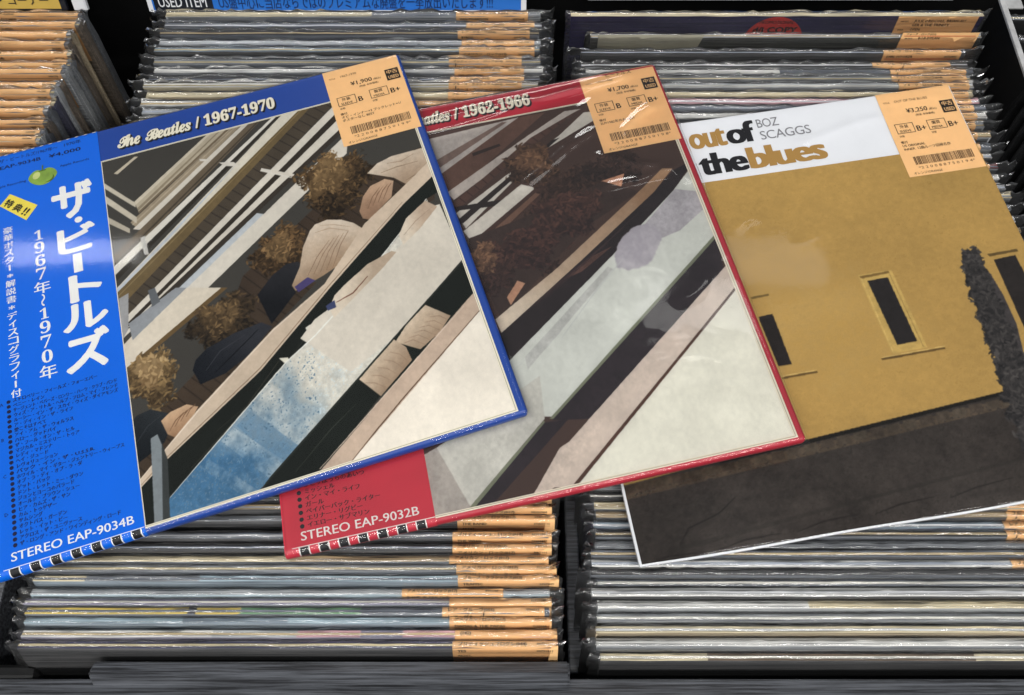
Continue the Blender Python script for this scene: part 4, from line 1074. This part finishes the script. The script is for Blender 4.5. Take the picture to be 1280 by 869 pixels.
ART_C = [
 ('d',(196,166,104),0.05,[(70.5,14.8),(430.8,28.1),(317.6,263.9),(11.4,272.8)]),
 ('d',(146,116,62),0.05,[(70.5,14.8),(430.8,28.1),(317.6,263.9),(11.4,272.8)]),
 ('b',(180,148,88),(168,136,76),(163.7,186.2),(56.5,-2.1),(-1.5,41.0),0.9,0.6),
 ('p',(188,158,92),0.1,[(192.3,147.2),(216.4,147.2),(219.6,207.1),(195.4,207.8)]),
 ('p',(120,96,54),0.1,[(192.9,148.3),(214.5,147.5),(214.4,149.3),(193.7,150.3)]),
 ('p',(40,37,37),0.2,[(197.3,152.6),(211.9,152.2),(214.6,201.5),(200.7,202.1)]),
 ('p',(96,76,44),0.1,[(186.8,209.5),(231.0,208.7),(230.7,210.1),(187.1,211.1)]),
 ('p',(110,90,52),0.1,[(115.0,151.4),(127.8,150.9),(127.7,152.5),(115.2,153.2)]),
 ('p',(40,36,35),0.2,[(115.9,166.9),(126.0,166.2),(127.9,204.0),(118.8,203.9)]),
 ('p',(96,76,44),0.1,[(118.6,211.7),(142.8,211.1),(142.7,212.6),(118.8,213.2)]),
 ('p',(96,78,46),0.1,[(286.0,146.1),(307.9,145.6),(308.1,147.7),(286.9,148.3)]),
 ('p',(42,38,37),0.2,[(288.9,151.2),(305.0,150.1),(306.2,212.2),(287.9,212.9)]),
 ('p',(53,48,45),0.4,[(81.2,257.6),(123.1,257.8),(260.2,246.3),(309.2,244.5),(260.6,382.6),(-63.3,330.0),(-20.0,267.6)]),
 ('p',(74,64,54),0.5,[(-3.3,265.4),(122.6,259.4),(258.8,249.6),(307.6,247.9),(304.1,255.4),(256.3,255.5),(112.1,266.1),(-5.3,274.9)]),
 ('d',(128,118,108),0.13,[(12.5,268.0),(121.6,262.6),(258.4,250.5),(307.6,247.9),(260.6,382.6),(-63.3,330.0)]),
 ('d',(26,24,23),0.13,[(12.5,268.0),(121.6,262.6),(258.4,250.5),(307.6,247.9),(260.6,382.6),(-63.3,330.0)]),
 ('p',(64,56,49),0.5,[(-0.2,266.3),(8.1,265.7),(8.3,270.6),(0.0,271.2)]),
 ('p',(68,60,52),0.5,[(10.6,264.9),(18.8,264.9),(18.7,270.9),(10.6,270.5)]),
 ('p',(72,64,55),0.5,[(21.1,264.8),(29.4,264.2),(29.5,269.2),(21.2,269.8)]),
 ('p',(64,56,49),0.5,[(31.9,263.5),(40.2,263.5),(40.0,269.4),(31.9,269.1)]),
 ('p',(68,60,52),0.5,[(42.5,263.4),(50.9,262.8),(50.9,267.8),(42.5,268.4)]),
 ('p',(72,64,55),0.5,[(53.4,262.0),(61.7,262.0),(61.4,268.0),(53.3,267.6)]),
 ('p',(64,56,49),0.5,[(64.1,261.9),(72.5,261.3),(72.5,266.3),(64.0,266.9)]),
 ('p',(68,60,52),0.5,[(75.1,260.5),(83.4,260.6),(83.0,266.6),(74.8,266.2)]),
 ('p',(72,64,55),0.5,[(85.8,260.4),(94.3,259.8),(94.1,264.9),(85.6,265.5)]),
 ('p',(64,56,49),0.5,[(96.9,259.0),(105.2,259.1),(104.7,265.1),(96.5,264.7)]),
 ('p',(68,60,52),0.5,[(107.6,259.0),(116.2,258.3),(116.0,263.4),(107.4,264.0)]),
 ('p',(72,64,55),0.5,[(118.8,257.6),(127.2,257.6),(126.6,263.6),(118.3,263.3)]),
 ('p',(64,56,49),0.5,[(129.6,257.5),(138.2,256.8),(137.9,261.9),(129.3,262.6)]),
 ('p',(68,60,52),0.5,[(140.9,256.1),(149.3,256.1),(148.6,262.2),(140.3,261.8)]),
 ('p',(72,64,55),0.5,[(151.7,256.0),(160.5,255.3),(160.0,260.4),(151.4,261.1)]),
 ('p',(64,56,49),0.5,[(163.1,254.5),(171.6,254.6),(170.8,260.7),(162.4,260.3)]),
 ('p',(68,60,52),0.5,[(174.0,254.5),(182.8,253.8),(182.3,259.0),(173.6,259.6)]),
 ('p',(72,64,55),0.5,[(185.5,253.0),(194.0,253.0),(193.1,259.2),(184.7,258.8)]),
 ('p',(64,56,49),0.5,[(196.5,252.9),(205.3,252.3),(204.7,257.5),(195.9,258.1)]),
 ('p',(68,60,52),0.5,[(208.0,251.5),(216.6,251.5),(215.6,257.7),(207.1,257.3)]),
 ('p',(72,64,55),0.5,[(219.1,251.4),(228.0,250.7),(227.3,255.9),(218.4,256.6)]),
 ('p',(64,56,49),0.5,[(230.7,250.0),(239.4,250.0),(238.2,256.2),(229.7,255.8)]),
 ('p',(68,60,52),0.5,[(241.8,249.9),(250.8,249.2),(250.0,254.4),(241.1,255.1)]),
 ('p',(72,64,55),0.5,[(253.5,248.4),(262.2,248.4),(261.0,254.6),(252.4,254.3)]),
 ('p',(64,56,49),0.5,[(264.7,248.3),(273.7,247.6),(272.8,252.9),(263.9,253.5)]),
 ('p',(68,60,52),0.5,[(276.5,246.8),(285.3,246.9),(283.9,253.1),(275.3,252.8)]),
 ('p',(38,34,32),0.1,[(1.7,315.5),(18.2,312.4),(40.2,312.6),(40.3,312.1),(18.2,311.3),(1.6,315.0)]),
 ('p',(38,34,32),0.1,[(49.7,313.0),(66.6,309.8),(89.0,309.5),(89.1,308.9),(66.6,308.7),(49.7,312.4)]),
 ('p',(38,34,32),0.1,[(98.4,310.4),(115.6,307.2),(138.6,306.2),(138.6,305.7),(115.7,306.1),(98.4,309.8)]),
 ('p',(38,34,32),0.1,[(147.9,307.7),(165.4,304.5),(188.9,302.9),(189.0,302.4),(165.5,303.4),(147.8,307.2)]),
 ('p',(38,34,32),0.1,[(198.0,305.1),(215.9,301.8),(240.0,299.6),(240.1,299.1),(216.0,300.7),(198.0,304.5)]),
 ('p',(36,33,31),0.1,[(67.2,283.4),(55.3,290.9),(34.3,297.0),(25.2,308.3),(25.6,308.5),(34.7,297.8),(55.6,291.8),(67.4,283.8)]),
 ('p',(28,26,24),0.2,[(64.3,258.6),(124.8,255.0),(261.1,244.3),(310.8,241.1),(309.4,244.2),(260.0,246.8),(123.9,257.9),(63.5,261.5)]),
 ('p',(48,44,41),0.2,[(19.3,307.4),(151.9,295.9),(251.7,287.6),(250.7,289.9),(151.1,298.2),(18.6,310.4)]),
 ('g',(40,38,40),(66,62,62),0.4,[(266.4,149.4),(270.7,143.5),(275.0,141.2),(277.7,144.7),(279.4,151.6),(282.4,162.5),(284.3,179.0),(284.2,200.7),(279.5,224.7),(272.7,249.3),(267.7,273.1),(266.7,285.3),(258.5,280.2),(261.0,254.5),(263.0,229.4),(261.8,206.6),(263.3,185.5),(264.7,167.7)],(244.1,215.0),(280.1,205.9)),
 ('v',(78,74,72),(34,33,34),(270.8,154.3),(6.8,-1.9),(-2.0,14.1),110,1.0),
 ('v',(78,74,72),(34,33,34),(275.1,153.8),(6.8,-1.9),(-2.5,15.2),110,1.0),
 ('v',(78,74,72),(34,33,34),(269.1,173.5),(7.2,-1.8),(-1.9,13.6),110,1.0),
 ('v',(78,74,72),(34,33,34),(274.2,173.1),(7.2,-1.8),(-2.4,14.8),110,1.0),
 ('v',(78,74,72),(34,33,34),(267.5,192.1),(7.6,-1.7),(-1.9,13.2),110,1.0),
 ('v',(78,74,72),(34,33,34),(273.4,191.9),(7.6,-1.7),(-2.4,14.3),110,1.0),
 ('v',(78,74,72),(34,33,34),(265.9,210.2),(8.0,-1.6),(-1.8,12.9),110,1.0),
 ('v',(78,74,72),(34,33,34),(272.6,210.1),(8.0,-1.5),(-2.4,14.0),110,1.0),
 ('v',(78,74,72),(34,33,34),(264.4,227.8),(8.4,-1.4),(-1.8,12.5),110,1.0),
 ('v',(78,74,72),(34,33,34),(271.8,227.9),(8.4,-1.4),(-2.4,13.6),110,1.0),
 ('v',(78,74,72),(34,33,34),(262.9,244.9),(8.7,-1.2),(-1.8,12.3),110,1.0),
 ('v',(78,74,72),(34,33,34),(271.0,245.2),(8.8,-1.3),(-2.3,13.2),110,1.0),
 ('v',(78,74,72),(34,33,34),(261.4,261.6),(9.1,-1.1),(-1.7,11.9),110,1.0),
 ('v',(78,74,72),(34,33,34),(270.2,262.0),(9.2,-1.1),(-2.2,12.9),110,1.0),
 ('v',(78,74,72),(34,33,34),(260.0,277.9),(9.5,-1.0),(-1.7,11.6),110,1.0),
 ('v',(78,74,72),(34,33,34),(269.5,278.4),(9.5,-1.0),(-2.3,12.6),110,1.0),
 ('p',(206,176,110),0.1,[(193.6,150.0),(196.0,206.6),(196.4,206.6),(194.0,149.9)]),
 ('p',(120,98,58),0.1,[(213.8,148.9),(217.1,206.4),(217.4,206.3),(214.1,148.8)]),
 ('p',(205,176,112),0.1,[(187.4,209.3),(231.1,208.4),(231.2,207.9),(187.5,208.9)]),
 ('p',(205,176,112),0.1,[(118.7,211.4),(142.6,210.8),(142.7,210.3),(118.8,210.9)])]

def album_root(name, k, thick, label):
    c, rot = album_frame(k)
    base = c - rot.col[2] * thick
    o = empty(name, base, label, 'record album')
    o.rotation_euler = rot.to_euler()
    return o

class Wrap:
    """maps cover millimetres to the album, following the rounded lower and upper edges"""
    def __init__(self, thick, r, size=316.0):
        self.T = thick; self.r = r; self.s = size
    def edge(self, s, lift):
        """s = distance beyond the end of the flat top, returns (out mm, z m)"""
        r = self.r
        q = r * math.pi / 2
        if s <= q:
            a = s / r
            return (r + lift * 1000) * math.sin(a), self.T - r / 1000 + (r / 1000 + lift) * math.cos(a)
        return r + lift * 1000, self.T - r / 1000 - (s - q) / 1000
    def __call__(self, x, y, lift):
        y1 = self.s - self.r; y0 = 315 - y1
        if y > y1:
            o, z = self.edge(y - y1, lift); yy = y1 + o
        elif y < y0:
            o, z = self.edge(y0 - y, lift); yy = y0 - o
        else:
            yy = y; z = self.T + lift
        return ((x - 157.5) / 1000, (157.5 - yy) / 1000, z)

def album_body(o, thick, mat, r=.0028):
    bm = bmesh.new()
    add_box(bm, -.1585, .1585, -.1585, .1585, 0, thick, bev=r, seg=5)
    return mesh_obj('cover', bm, mat, o, True)

def album_tag(o, place0, title, price, g1, g2, note, code, top='', x0=254.8, y0=.4):
    k = Ink(place0); k.rect(x0, y0, x0 + 58.6, y0 + 76.5, M_TAG, .00035, 1, 20)
    t = k.build('price_tag', o)
    k = Ink(place0); L = .00050
    def T(s, x, y, h, b=.0, **kw):
        k.text(s, kw.pop('mat', M_INK), x0 + x, y0 + y, h, L, bold=b, **kw)
    if top:
        T(top, 20, 5.2, 4.2, .01)
    T('TITLE.', 3.5, 9.6, 2.0, mat=M_INKSOFT); T(title, 12, 9.6, 3.0, mat=M_INKSOFT)
    T(price, 18.5, 20.2, 5.6, .015, w=16.5); T('(税込)', 36, 20.0, 2.3)
    T('(税抜 本体価格)', 24, 23.8, 2.2)
    k.rect(x0 + 46, y0 + 13.2, x0 + 56.5, y0 + 24.6, M_INK, L)
    k.text('中古', M_TAG, 0, 0, 1, L + .0001, bold=.01, box=(x0 + 47.2, y0 + 14.2, x0 + 55.4, y0 + 18.4))
    k.text('USED', M_TAG, 0, 0, 1, L + .0001, bold=.02, box=(x0 + 47.4, y0 + 20.0, x0 + 55.4, y0 + 23.4))
    for (bx, jp, en, gr) in ((5.0, '外装', 'SLEEVE', g1), (30.0, '盤質', 'MEDIA', g2)):
        k.frame(x0 + bx, y0 + 29, x0 + bx + 14.2, y0 + 38, .45, M_INK, L)
        T(jp, bx + 3.4, 33.0, 3.4, .012); T(en, bx + 2.2, 36.9, 2.9, .01)
        T(gr, bx + 15.3, 37.4, 7.0, .02)
        T('状態', bx + .3, 41.2, 2.0)
    T('備付', 4.5, 46.8, 2.6, .01)
    for i, s in enumerate(note):
        T(s, 4.5, 50.0 + i * 3.3, 2.9, .01)
    rs = random.Random(hash(code) % 1000 if False else sum(ord(c) for c in code))
    x = 8.5
    while x < 53:
        w = rs.choice((.32, .32, .55, .8)); k.rect(x0 + x, y0 + 59.5, x0 + min(53.5, x + w), y0 + 66.8, M_INKSOFT, L); x += w + rs.choice((.3, .35, .6))
    T('*' + ' '.join(code) + '*', 9.5, 70.6, 3.1, .0, w=43, mat=M_INKSOFT)
    T('オレンジ/ORANGE', 4.0, 74.9, 2.6, .0)
    k.build('printing', t)
    return t

def wrinkle_film(o, thick, seed, amp, ridges, x0=-2.6, x1=318.2, y0=-2.6, y1=318.2, mat=None, base=.0010, n=200, deform=None):
    ph = np.random.RandomState(seed)
    nz = fbm(n, n, 5, seed, 3); n2 = fbm(n, n, 16, seed + 3, 2)
    def zf(gx, gy):
        z = thick + base + np.clip(nz * amp + n2 * amp * .25 + amp * .35, 0, None)
        for (ax, ay, bx_, by_, hgt, wid) in ridges:
            L = math.hypot(bx_ - ax, by_ - ay); dx = (bx_ - ax) / L; dy = (by_ - ay) / L
            t = (gx - ax) * dx + (gy - ay) * dy; s = -(gx - ax) * dy + (gy - ay) * dx
            s = s + 3.0 * np.sin(t / L * 5.0 + ax)
            wid = wid * 1.5; hgt = hgt * .9
            z = z + hgt / 1000 * np.exp(-(s / wid) ** 2) * np.clip(t / 12, 0, 1) * np.clip((L - t) / 12, 0, 1)
        out = np.maximum(np.maximum(-gx + 2.0, gx - 313.0), np.maximum(-gy + 2.0, gy - 313.0))
        rr = 4.2
        d = np.clip(out, 0, rr)
        z = z - (rr - np.sqrt(np.maximum(rr * rr - d * d, 0))) / 1000 * min(1.0, thick / .006) - np.clip(out - rr, 0, 4) / 1000 * .6
        if deform is not None:
            z = z + deform(gx, gy)
        return z
    return grid_obj('plastic_sleeve', x0, x1, y0, y1, n, n, zf, mat or M_COVERFILM, o)

def obi_strip(o, W, x1, mat, x0=-1.0):
    """paper band round the left part of an album, wrapped over its upper and lower edge"""
    k = Ink(W); yl = W.s - W.r
    k.rect(x0, -4.2, x1, 319.5, mat, .00030, 2, 160)
    ob = k.build('obi_strip', o)
    ob.data.polygons.foreach_set('use_smooth', [True] * len(ob.data.polygons))
    return ob

def title_text(k, s, mat_face, mat_shadow, x0, y0, x1, y1, lift):
    for d in (.5, 1.0, 1.5, 2.0):
        k.text(s, mat_shadow, 0, 0, 1, lift + .00002 * (4 - d), bold=.035, shear=.06, box=(x0 + d * .55, y0 + d * .75, x1 + d * .55, y1 + d * .75), res=4)
    k.text(s, mat_face, 0, 0, 1, lift + .00016, bold=.03, shear=.06, box=(x0, y0, x1, y1), res=4)

M_CREAM = paper_mat('cream_border', (228, 222, 202), .45, .03, 60, .3)
M_LINE = paper_mat('olive_hairline', (120, 112, 84), .5, .05, 60, .3)
M_SHADE = paper_mat('title_black', (22, 22, 26), .5, .05, 60, .3)
M_PIC = print_mat('picture_print', rough=.4, spec=.08)

# ---- blue album
TA = .0075
M_ABLUE = paper_mat('royal_blue_card', (28, 68, 152), .38, .05, 30, .4)
A = album_root('record_album', 'A', TA, 'blue-bordered album with a bright blue lettered band, topmost at the left')
album_body(A, TA, M_ABLUE)
WA = Wrap(TA, 2.8)
img = paint(ART_A, (64, 62, 58), 84, 308.4, 31.6, 311.6, 560, 11)
hh, ww = img.shape[:2]
grid_obj('cover_picture', 84, 308.4, 31.6, 311.6, ww, hh, lambda gx, gy: np.full(gx.shape, TA + .00022), M_PIC, A, img)
k = Ink(WA)
k.rect(80, 30.2, 310.4, 313.3, M_CREAM, .00010, 1, 8)
k.frame(80, 30.9, 309.3, 312.4, .25, M_LINE, .00014)
k.build('border_print', A)
k = Ink(WA); title_text(k, '\U0001d4e3\U0001d489\U0001d486 \U0001d4d1\U0001d486\U0001d482\U0001d495\U0001d48d\U0001d486\U0001d494 / \U0001d7cf\U0001d7d7\U0001d7d4\U0001d7d5-\U0001d7cf\U0001d7d7\U0001d7d5\U0001d7ce', M_CREAM, M_SHADE, 96.5, 11.0, 214.5, 22.8, .00020)
k.build('title_lettering', A)
M_OBI = paper_mat('bright_blue_paper', (0, 102, 218), .34, .03, 30, .22)
M_OBIDK = paper_mat('dark_blue_ink', (8, 16, 58), .5, .05, 60, .3)
obi = obi_strip(A, WA, 83.4, M_OBI)
k = Ink(WA); L = .00042
for ch, x0, y0, x1, y1 in (('ザ', 46.5, 43, 75.5, 75), ('・', 61, 75.2, 66.5, 80.5), ('ビ', 48, 81.5, 74.5, 105), ('ト', 53, 124, 75, 146), ('ル', 47, 147, 77, 168), ('ズ', 47, 169, 76, 199)):
    k.text(ch, M_WHITE, 0, 0, 1, L, bold=.035, box=(x0, y0, x1, y1), res=3)
k.rect(57.5, 106.5, 63.5, 122, M_WHITE, L, 1, 4)
yy = 77.0
for ch, hgt in (('1', 10), ('9', 11), ('6', 11), ('7', 11), ('年', 11.5), ('〜', 10), ('1', 10), ('9', 11), ('7', 11), ('0', 11), ('年', 12)):
    if ch == '〜':
        k.text(ch, M_WHITE, 0, 0, 1, L, bold=.02, box=(31, yy + 3, 41, yy + 6), rot=math.pi / 2, res=3)
    else:
        w = 5.6 if ch == '1' else (6.8 if ch.isdigit() else 11)
        k.text(chr(0x1d7ce + int(ch)) if ch.isdigit() else ch, M_WHITE, 0, 0, 1, L, bold=.0 if ch.isdigit() else .015, box=(36 - w / 2, yy + .8, 36 + w / 2, yy + hgt - .8), res=3)
    yy += hgt + .15
yy = 67.5
for ch in '豪華ポスター*解説書*ディスコグラフィー付':
    hgt = 6.5; x = 15.6
    if ch == 'ー':
        k.rect(x - .6, yy + .8, x + .6, yy + 5.6, M_WHITE, L)
    else:
        w = 4.2 if ch == '*' else (5.0 if ch in 'ィ' else 6.6)
        k.text(ch, M_WHITE, 0, 0, 1, L, bold=.02, box=(x - w / 2, yy + (1.6 if ch == '*' else .35), x + w / 2, yy + hgt - (1.6 if ch == '*' else .35)), res=2)
    yy += hgt
songs = ['ストロベリー・フィールズ・フォーエバー', 'ペニー・レイン', 'サージェント・ペパーズ・ロンリー・ハーツ・クラブ・バンド', 'ウィズ・ア・リトル・ヘルプ・フロム・マイ・フレンド', 'ルーシー・イン・ザ・スカイ・ウィズ・ダイアモンズ', 'ア・デイ・イン・ザ・ライフ', '愛こそはすべて',
 'アイ・アム・ザ・ウォルラス', 'ハロー・グッドバイ', 'ザ・フール・オン・ザ・ヒル', 'マジカル・ミステリー・トゥア', 'レディ・マドンナ', 'ヘイ・ジュード', 'レヴォリューション', 'バック・イン・ザ・U.S.S.R.', 'ホワイル・マイ・ギター・ジェントリー・ウィープス', 'オブ・ラ・ディ・オブ・ラ・ダ', 'ゲット・バック', 'ドント・レット・ミー・ダウン', 'ジョンとヨーコのバラード', 'オールド・ブラウン・シュー',
 'ヒア・カムズ・ザ・サン', 'カム・トゥゲザー', 'サムシング', 'オクトパス・ガーデン', 'レット・イット・ビー', 'アクロス・ザ・ユニヴァース', 'ザ・ロング・アンド・ワインディング・ロード']
for i, s in enumerate(songs):
    y = 206.4 + i * 3.47
    k.disc(10.6, y - 1.0, 1.25, 1.25, M_OBIDK, L)
    k.text(s, M_OBIDK, 13.2, y, 3.15, L, bold=.028, res=1, w=min(64, len(s) * 2.75))
for s, i in (('A', 0), ('B', 7), ('C', 14), ('D', 21)):
    k.text(s, M_OBIDK, 5.2, 206.4 + i * 3.47 + 1, 3.2, L, res=1)
k.text('STEREO EAP-9034B', M_WHITE, 0, 0, 1, L, bold=.012, box=(8.0, 303.0, 77.8, 308.4), res=3)
k.rect(3.5, 311.9, 83.2, 312.3, M_WHITE, L)
for i in range(7):
    x = 6.4 + i * 11.45
    k.rect(x, 312.4, x + 6.2, 318.6, M_WHITE, L, 1, 6); k.rect(x + .7, 312.5, x + 5.5, 318.2, M_SHADE, L + .0001, 1, 6)
for i in range(13):
    k.rect(3 + i * 6.4, -2.2, 5.4 + i * 6.4, 1.2, M_WHITE, L, 1, 4)
k.text('ザ・ビートルズ/1967年〜', M_OBIDK, 12, 7.6, 4.0, L, w=42); k.text('1970年', M_OBIDK, 58, 7.2, 4.0, L, w=13)
k.text('EAP-9034B', M_OBIDK, 12, 14.2, 4.6, L, bold=.012, w=29.5); k.text('¥4,000', M_OBIDK, 47.4, 14.6, 4.8, L, bold=.015, w=23)
k.text('Apple Records', M_OBIDK, 54.5, 25.8, 2.9, L, w=21); k.text('Apple Recording', M_OBIDK, 8, 31.0, 2.9, L, w=22)
M_BADGE = paper_mat('yellow_badge', (232, 214, 84), .4, .03, 60, .3)
k.poly([(10.9, 47.3), (18.4, 38.7), (36.8, 55.2), (28.5, 66.2)][::-1], M_BADGE, L)
for s, x, y in (('特', 17.6, 47.4), ('典', 23.4, 53.2), ('!!', 28.6, 58.4)):
    w = 6.4 if s != '!!' else 4
    k.text(s, M_SHADE, 0, 0, 1, L + .0001, bold=.03, box=(x - w / 2, y - 3.4, x + w / 2, y + 3.4), rot=rad(42), res=2)
k.build('lettering', obi)
# the green apple emblem
M_APPLE = paper_mat('apple_green', (128, 160, 62), .35, .22, 120, .4)
M_APPLEH = paper_mat('apple_pale', (196, 206, 128), .35, .1, 100, .4)
M_APPLED = paper_mat('apple_dark', (74, 104, 30), .35, .1, 100, .4)
k = Ink(WA)
pts = []
for i in range(44):
    a = 2 * math.pi * i / 44
    r = 1 + .07 * math.cos(2 * a)
    x = math.cos(a) * 9.6 * r; y = -math.sin(a) * 8.2
    if math.sin(a) > 0:
        y += 2.4 * math.exp(-(x / 3.2) ** 2)
    else:
        x *= 1 - .12 * abs(math.sin(a))
    pts.append((42 + x, 30 + y))
k.poly(pts, M_APPLE, L)
k.disc(45.5, 32.5, 4.6, 4.0, M_APPLED, L + .00004, 20, .4); k.disc(44.3, 31.4, 4.8, 4.6, M_APPLE, L + .00007, 20)
k.disc(37.6, 28.2, 2.6, 3.4, M_APPLEH, L + .00005, 16, .4); k.disc(42, 24.6, 2.8, .7, M_APPLED, L + .00006, 14)
k.poly([(41.6, 24.6), (41.9, 20.0), (42.9, 19.6), (42.5, 24.6)], M_APPLED, L + .00009)
k.build('apple_emblem', obi)
album_tag(A, WA, '1967-1970', '¥1,900', 'B', 'B+', ['オビ・インナー×2 ブックレット×1/', 'ポスターなし BEST'], '220088750199')
wrinkle_film(A, TA, 3, .00012, [], mat=M_COVERFILM)

# ---- red album
TB = .0070
M_RED = paper_mat('crimson_card', (178, 32, 52), .38, .05, 30, .4)
B = album_root('record_album', 'B', TB, 'red-bordered album in wrinkled film, between the blue and mustard albums')
album_body(B, TB, M_RED)
WB = Wrap(TB, 2.8)
img = paint(ART_B, (72, 54, 48), 84, 308.6, 25.6, 311.2, 520, 23)
hh, ww = img.shape[:2]
grid_obj('cover_picture', 84, 308.6, 25.6, 311.2, ww, hh, lambda gx, gy: np.full(gx.shape, TB + .00022), M_PIC, B, img)
k = Ink(WB)
k.rect(80, 24.2, 311.2, 313.0, M_CREAM, .00010, 1, 8); k.frame(80, 24.9, 310.0, 312.1, .25, M_LINE, .00014)
k.build('border_print', B)
k = Ink(WB); title_text(k, '\U0001d4e3\U0001d489\U0001d486 \U0001d4d1\U0001d486\U0001d482\U0001d495\U0001d48d\U0001d486\U0001d494 / \U0001d7cf\U0001d7d7\U0001d7d4\U0001d7d0-\U0001d7cf\U0001d7d7\U0001d7d4\U0001d7d4', M_CREAM, M_SHADE, 98, 5.4, 213.5, 17.4, .00020)
k.build('title_lettering', B)
M_OBIR = paper_mat('red_paper', (196, 42, 62), .4, .04, 30, .4)
obi = obi_strip(B, WB, 88.0, M_OBIR)
k = Ink(WB)
for i, s in enumerate(['ひとりぼっちのあいつ', 'ミッシェル', 'イン・マイ・ライフ', 'ガール', 'ペイパーバック・ライター', 'エリナー・リグビー', 'イエロー・サブマリン']):
    y = 276.8 + i * 4.1
    k.disc(10.6, y - 1.1, 1.35, 1.35, M_SHADE, L); k.text(s, M_SHADE, 13.6, y, 3.7, L, bold=.028, res=2, w=len(s) * 3.7)
k.text('STEREO EAP-9032B', M_WHITE, 0, 0, 1, L, bold=.012, box=(9.2, 303.3, 79.2, 308.8), res=3)
k.rect(3.5, 311.9, 88, 312.3, M_WHITE, L)
for i in range(7):
    x = 7.2 + i * 11.45
    k.rect(x, 312.4, x + 6.4, 318.6, M_WHITE, L, 1, 6); k.rect(x + .7, 312.5, x + 5.7, 318.2, M_SHADE, L + .0001, 1, 6)
k.build('lettering', obi)
M_BFILM = film_mat('creased_film', (1, 1.6, 1), 14, .18, .004, .06, .008, 1.45, 1.0)
album_tag(B, WB, '1962-1966', '¥1,700', 'B', 'B+', ['2LP/1982年のみ BEST'], '220088750198', top='ビートルズ', y0=-.6)
wrinkle_film(B, TB, 8, .0006, [(120, 22, 300, 4, 1.2, 3.0), (110, 30, 262, 14, 1.0, 2.5), (262, 62, 312, 40, 1.0, 3), (240, 78, 300, 96, 1.1, 3), (262, 84, 314, 120, 1.0, 3.5), (225, 60, 262, 20, .8, 3), (240, 110, 310, 96, .9, 2.5), (180, 92, 262, 52, .9, 3), (266, 212, 300, 186, .8, 3)], mat=M_BFILM, n=260)

# ---- mustard album
TC = .0034
M_CARDW = paper_mat('white_card', (226, 228, 232), .45, .02, 60, .35)
C = album_root('record_album', 'C', TC, 'mustard album with a white title panel, lowest of the three at the right')
def bendC(gx, gy):
    t = np.clip((gy - 262) / 55, 0, 1) ** 2
    return t * (.0034 * np.sin((gx - 95) / 24.0) + .0012 * np.sin(gx / 61.0 + 2)) + .0010 * np.clip((60 - gy) / 60, 0, 1) ** 2
# card body, gridded so that its lower edge can wave
n = 60
xs = np.linspace(-.5, 315.5, n); ys = np.linspace(-.5, 315.5, n)
gx, gy = np.meshgrid(xs, ys); bz = bendC(gx, gy)
V = []; F = []
for lv in (0, 1):
    for j in range(n):
        for i in range(n):
            V.append(((xs[i] - 157.5) / 1000, (157.5 - ys[j]) / 1000, (0.0004 if lv == 0 else TC) + bz[j, i]))
for j in range(n - 1):
    for i in range(n - 1):
        a = j * n + i
        F.append((a, a + 1, a + n + 1, a + n)); a += n * n
        F.append((a + n, a + n + 1, a + 1, a))
ring = [i for i in range(n)] + [j * n + n - 1 for j in range(1, n)] + [(n - 1) * n + i for i in range(n - 2, -1, -1)] + [j * n for j in range(n - 2, 0, -1)]
for a, b in zip(ring, ring[1:] + ring[:1]):
    F.append((a, a + n * n, b + n * n, b))
raw_obj('cover', V, F, M_CARDW, C)
def placeC(x, y, lift):
    return ((x - 157.5) / 1000, (157.5 - y) / 1000, TC + lift + float(bendC(np.float64(x), np.float64(y))))
img = paint(ART_C, (170, 138, 79), 1.0, 315.4, 54.3, 314.3, 560, 37, grain=.13)
hh, ww = img.shape[:2]
grid_obj('cover_picture', 1.0, 315.4, 54.3, 314.3, ww, hh, lambda gx, gy: TC + .00015 + bendC(gx, gy), M_PIC, C, img)
M_MUST = paper_mat('mustard_ink', (168, 130, 68), .45, .04, 60, .35)
k = Ink(placeC); L = .00025
def fit(s, mat, x0, y0, x1, y1, b):
    k.text(s, mat, 0, 0, 1, L, bold=b, box=(x0, y0, x1, y1), res=4, space=.93)
HB = (.05, .012)
fit('out', M_MUST, 105.5, 7.6, 134.0, 25.6, HB); fit('of', M_SHADE, 134.2, 4.6, 157.0, 25.6, HB)
fit('the', M_SHADE, 107.5, 28.6, 144.2, 49.6, HB); fit('blues', M_MUST, 144.6, 28.6, 204.2, 49.6, HB)
M_GREYINK = paper_mat('grey_ink', (128, 128, 132), .5, .03, 60, .3)
fit('BOZ', M_GREYINK, 159.5, 5.6, 176.5, 13.6, -.012); fit('SCAGGS', M_GREYINK, 159.5, 16.6, 198.5, 24.6, -.012)
k.build('title_lettering', C)
album_tag(C, placeC, 'OUT OF THE BLUES', '¥3,250', 'B+', 'B+', ['US ORIGINAL', 'INNER  12曲ルーツ回帰名作'], '220088750194', x0=256.2, y0=-1.0)
wrinkle_film(C, TC, 21, .00015, [(20, 262, 120, 268, .3, 6), (180, 30, 262, 22, .5, 2.5), (262, 6, 315, 14, .4, 3), (118, 96, 140, 92, .5, 2), (150, 118, 240, 108, .25, 4)], mat=M_COVERFILM, deform=bendC, x0=-1.2, x1=316.2, y0=-1.5, y1=317.5)
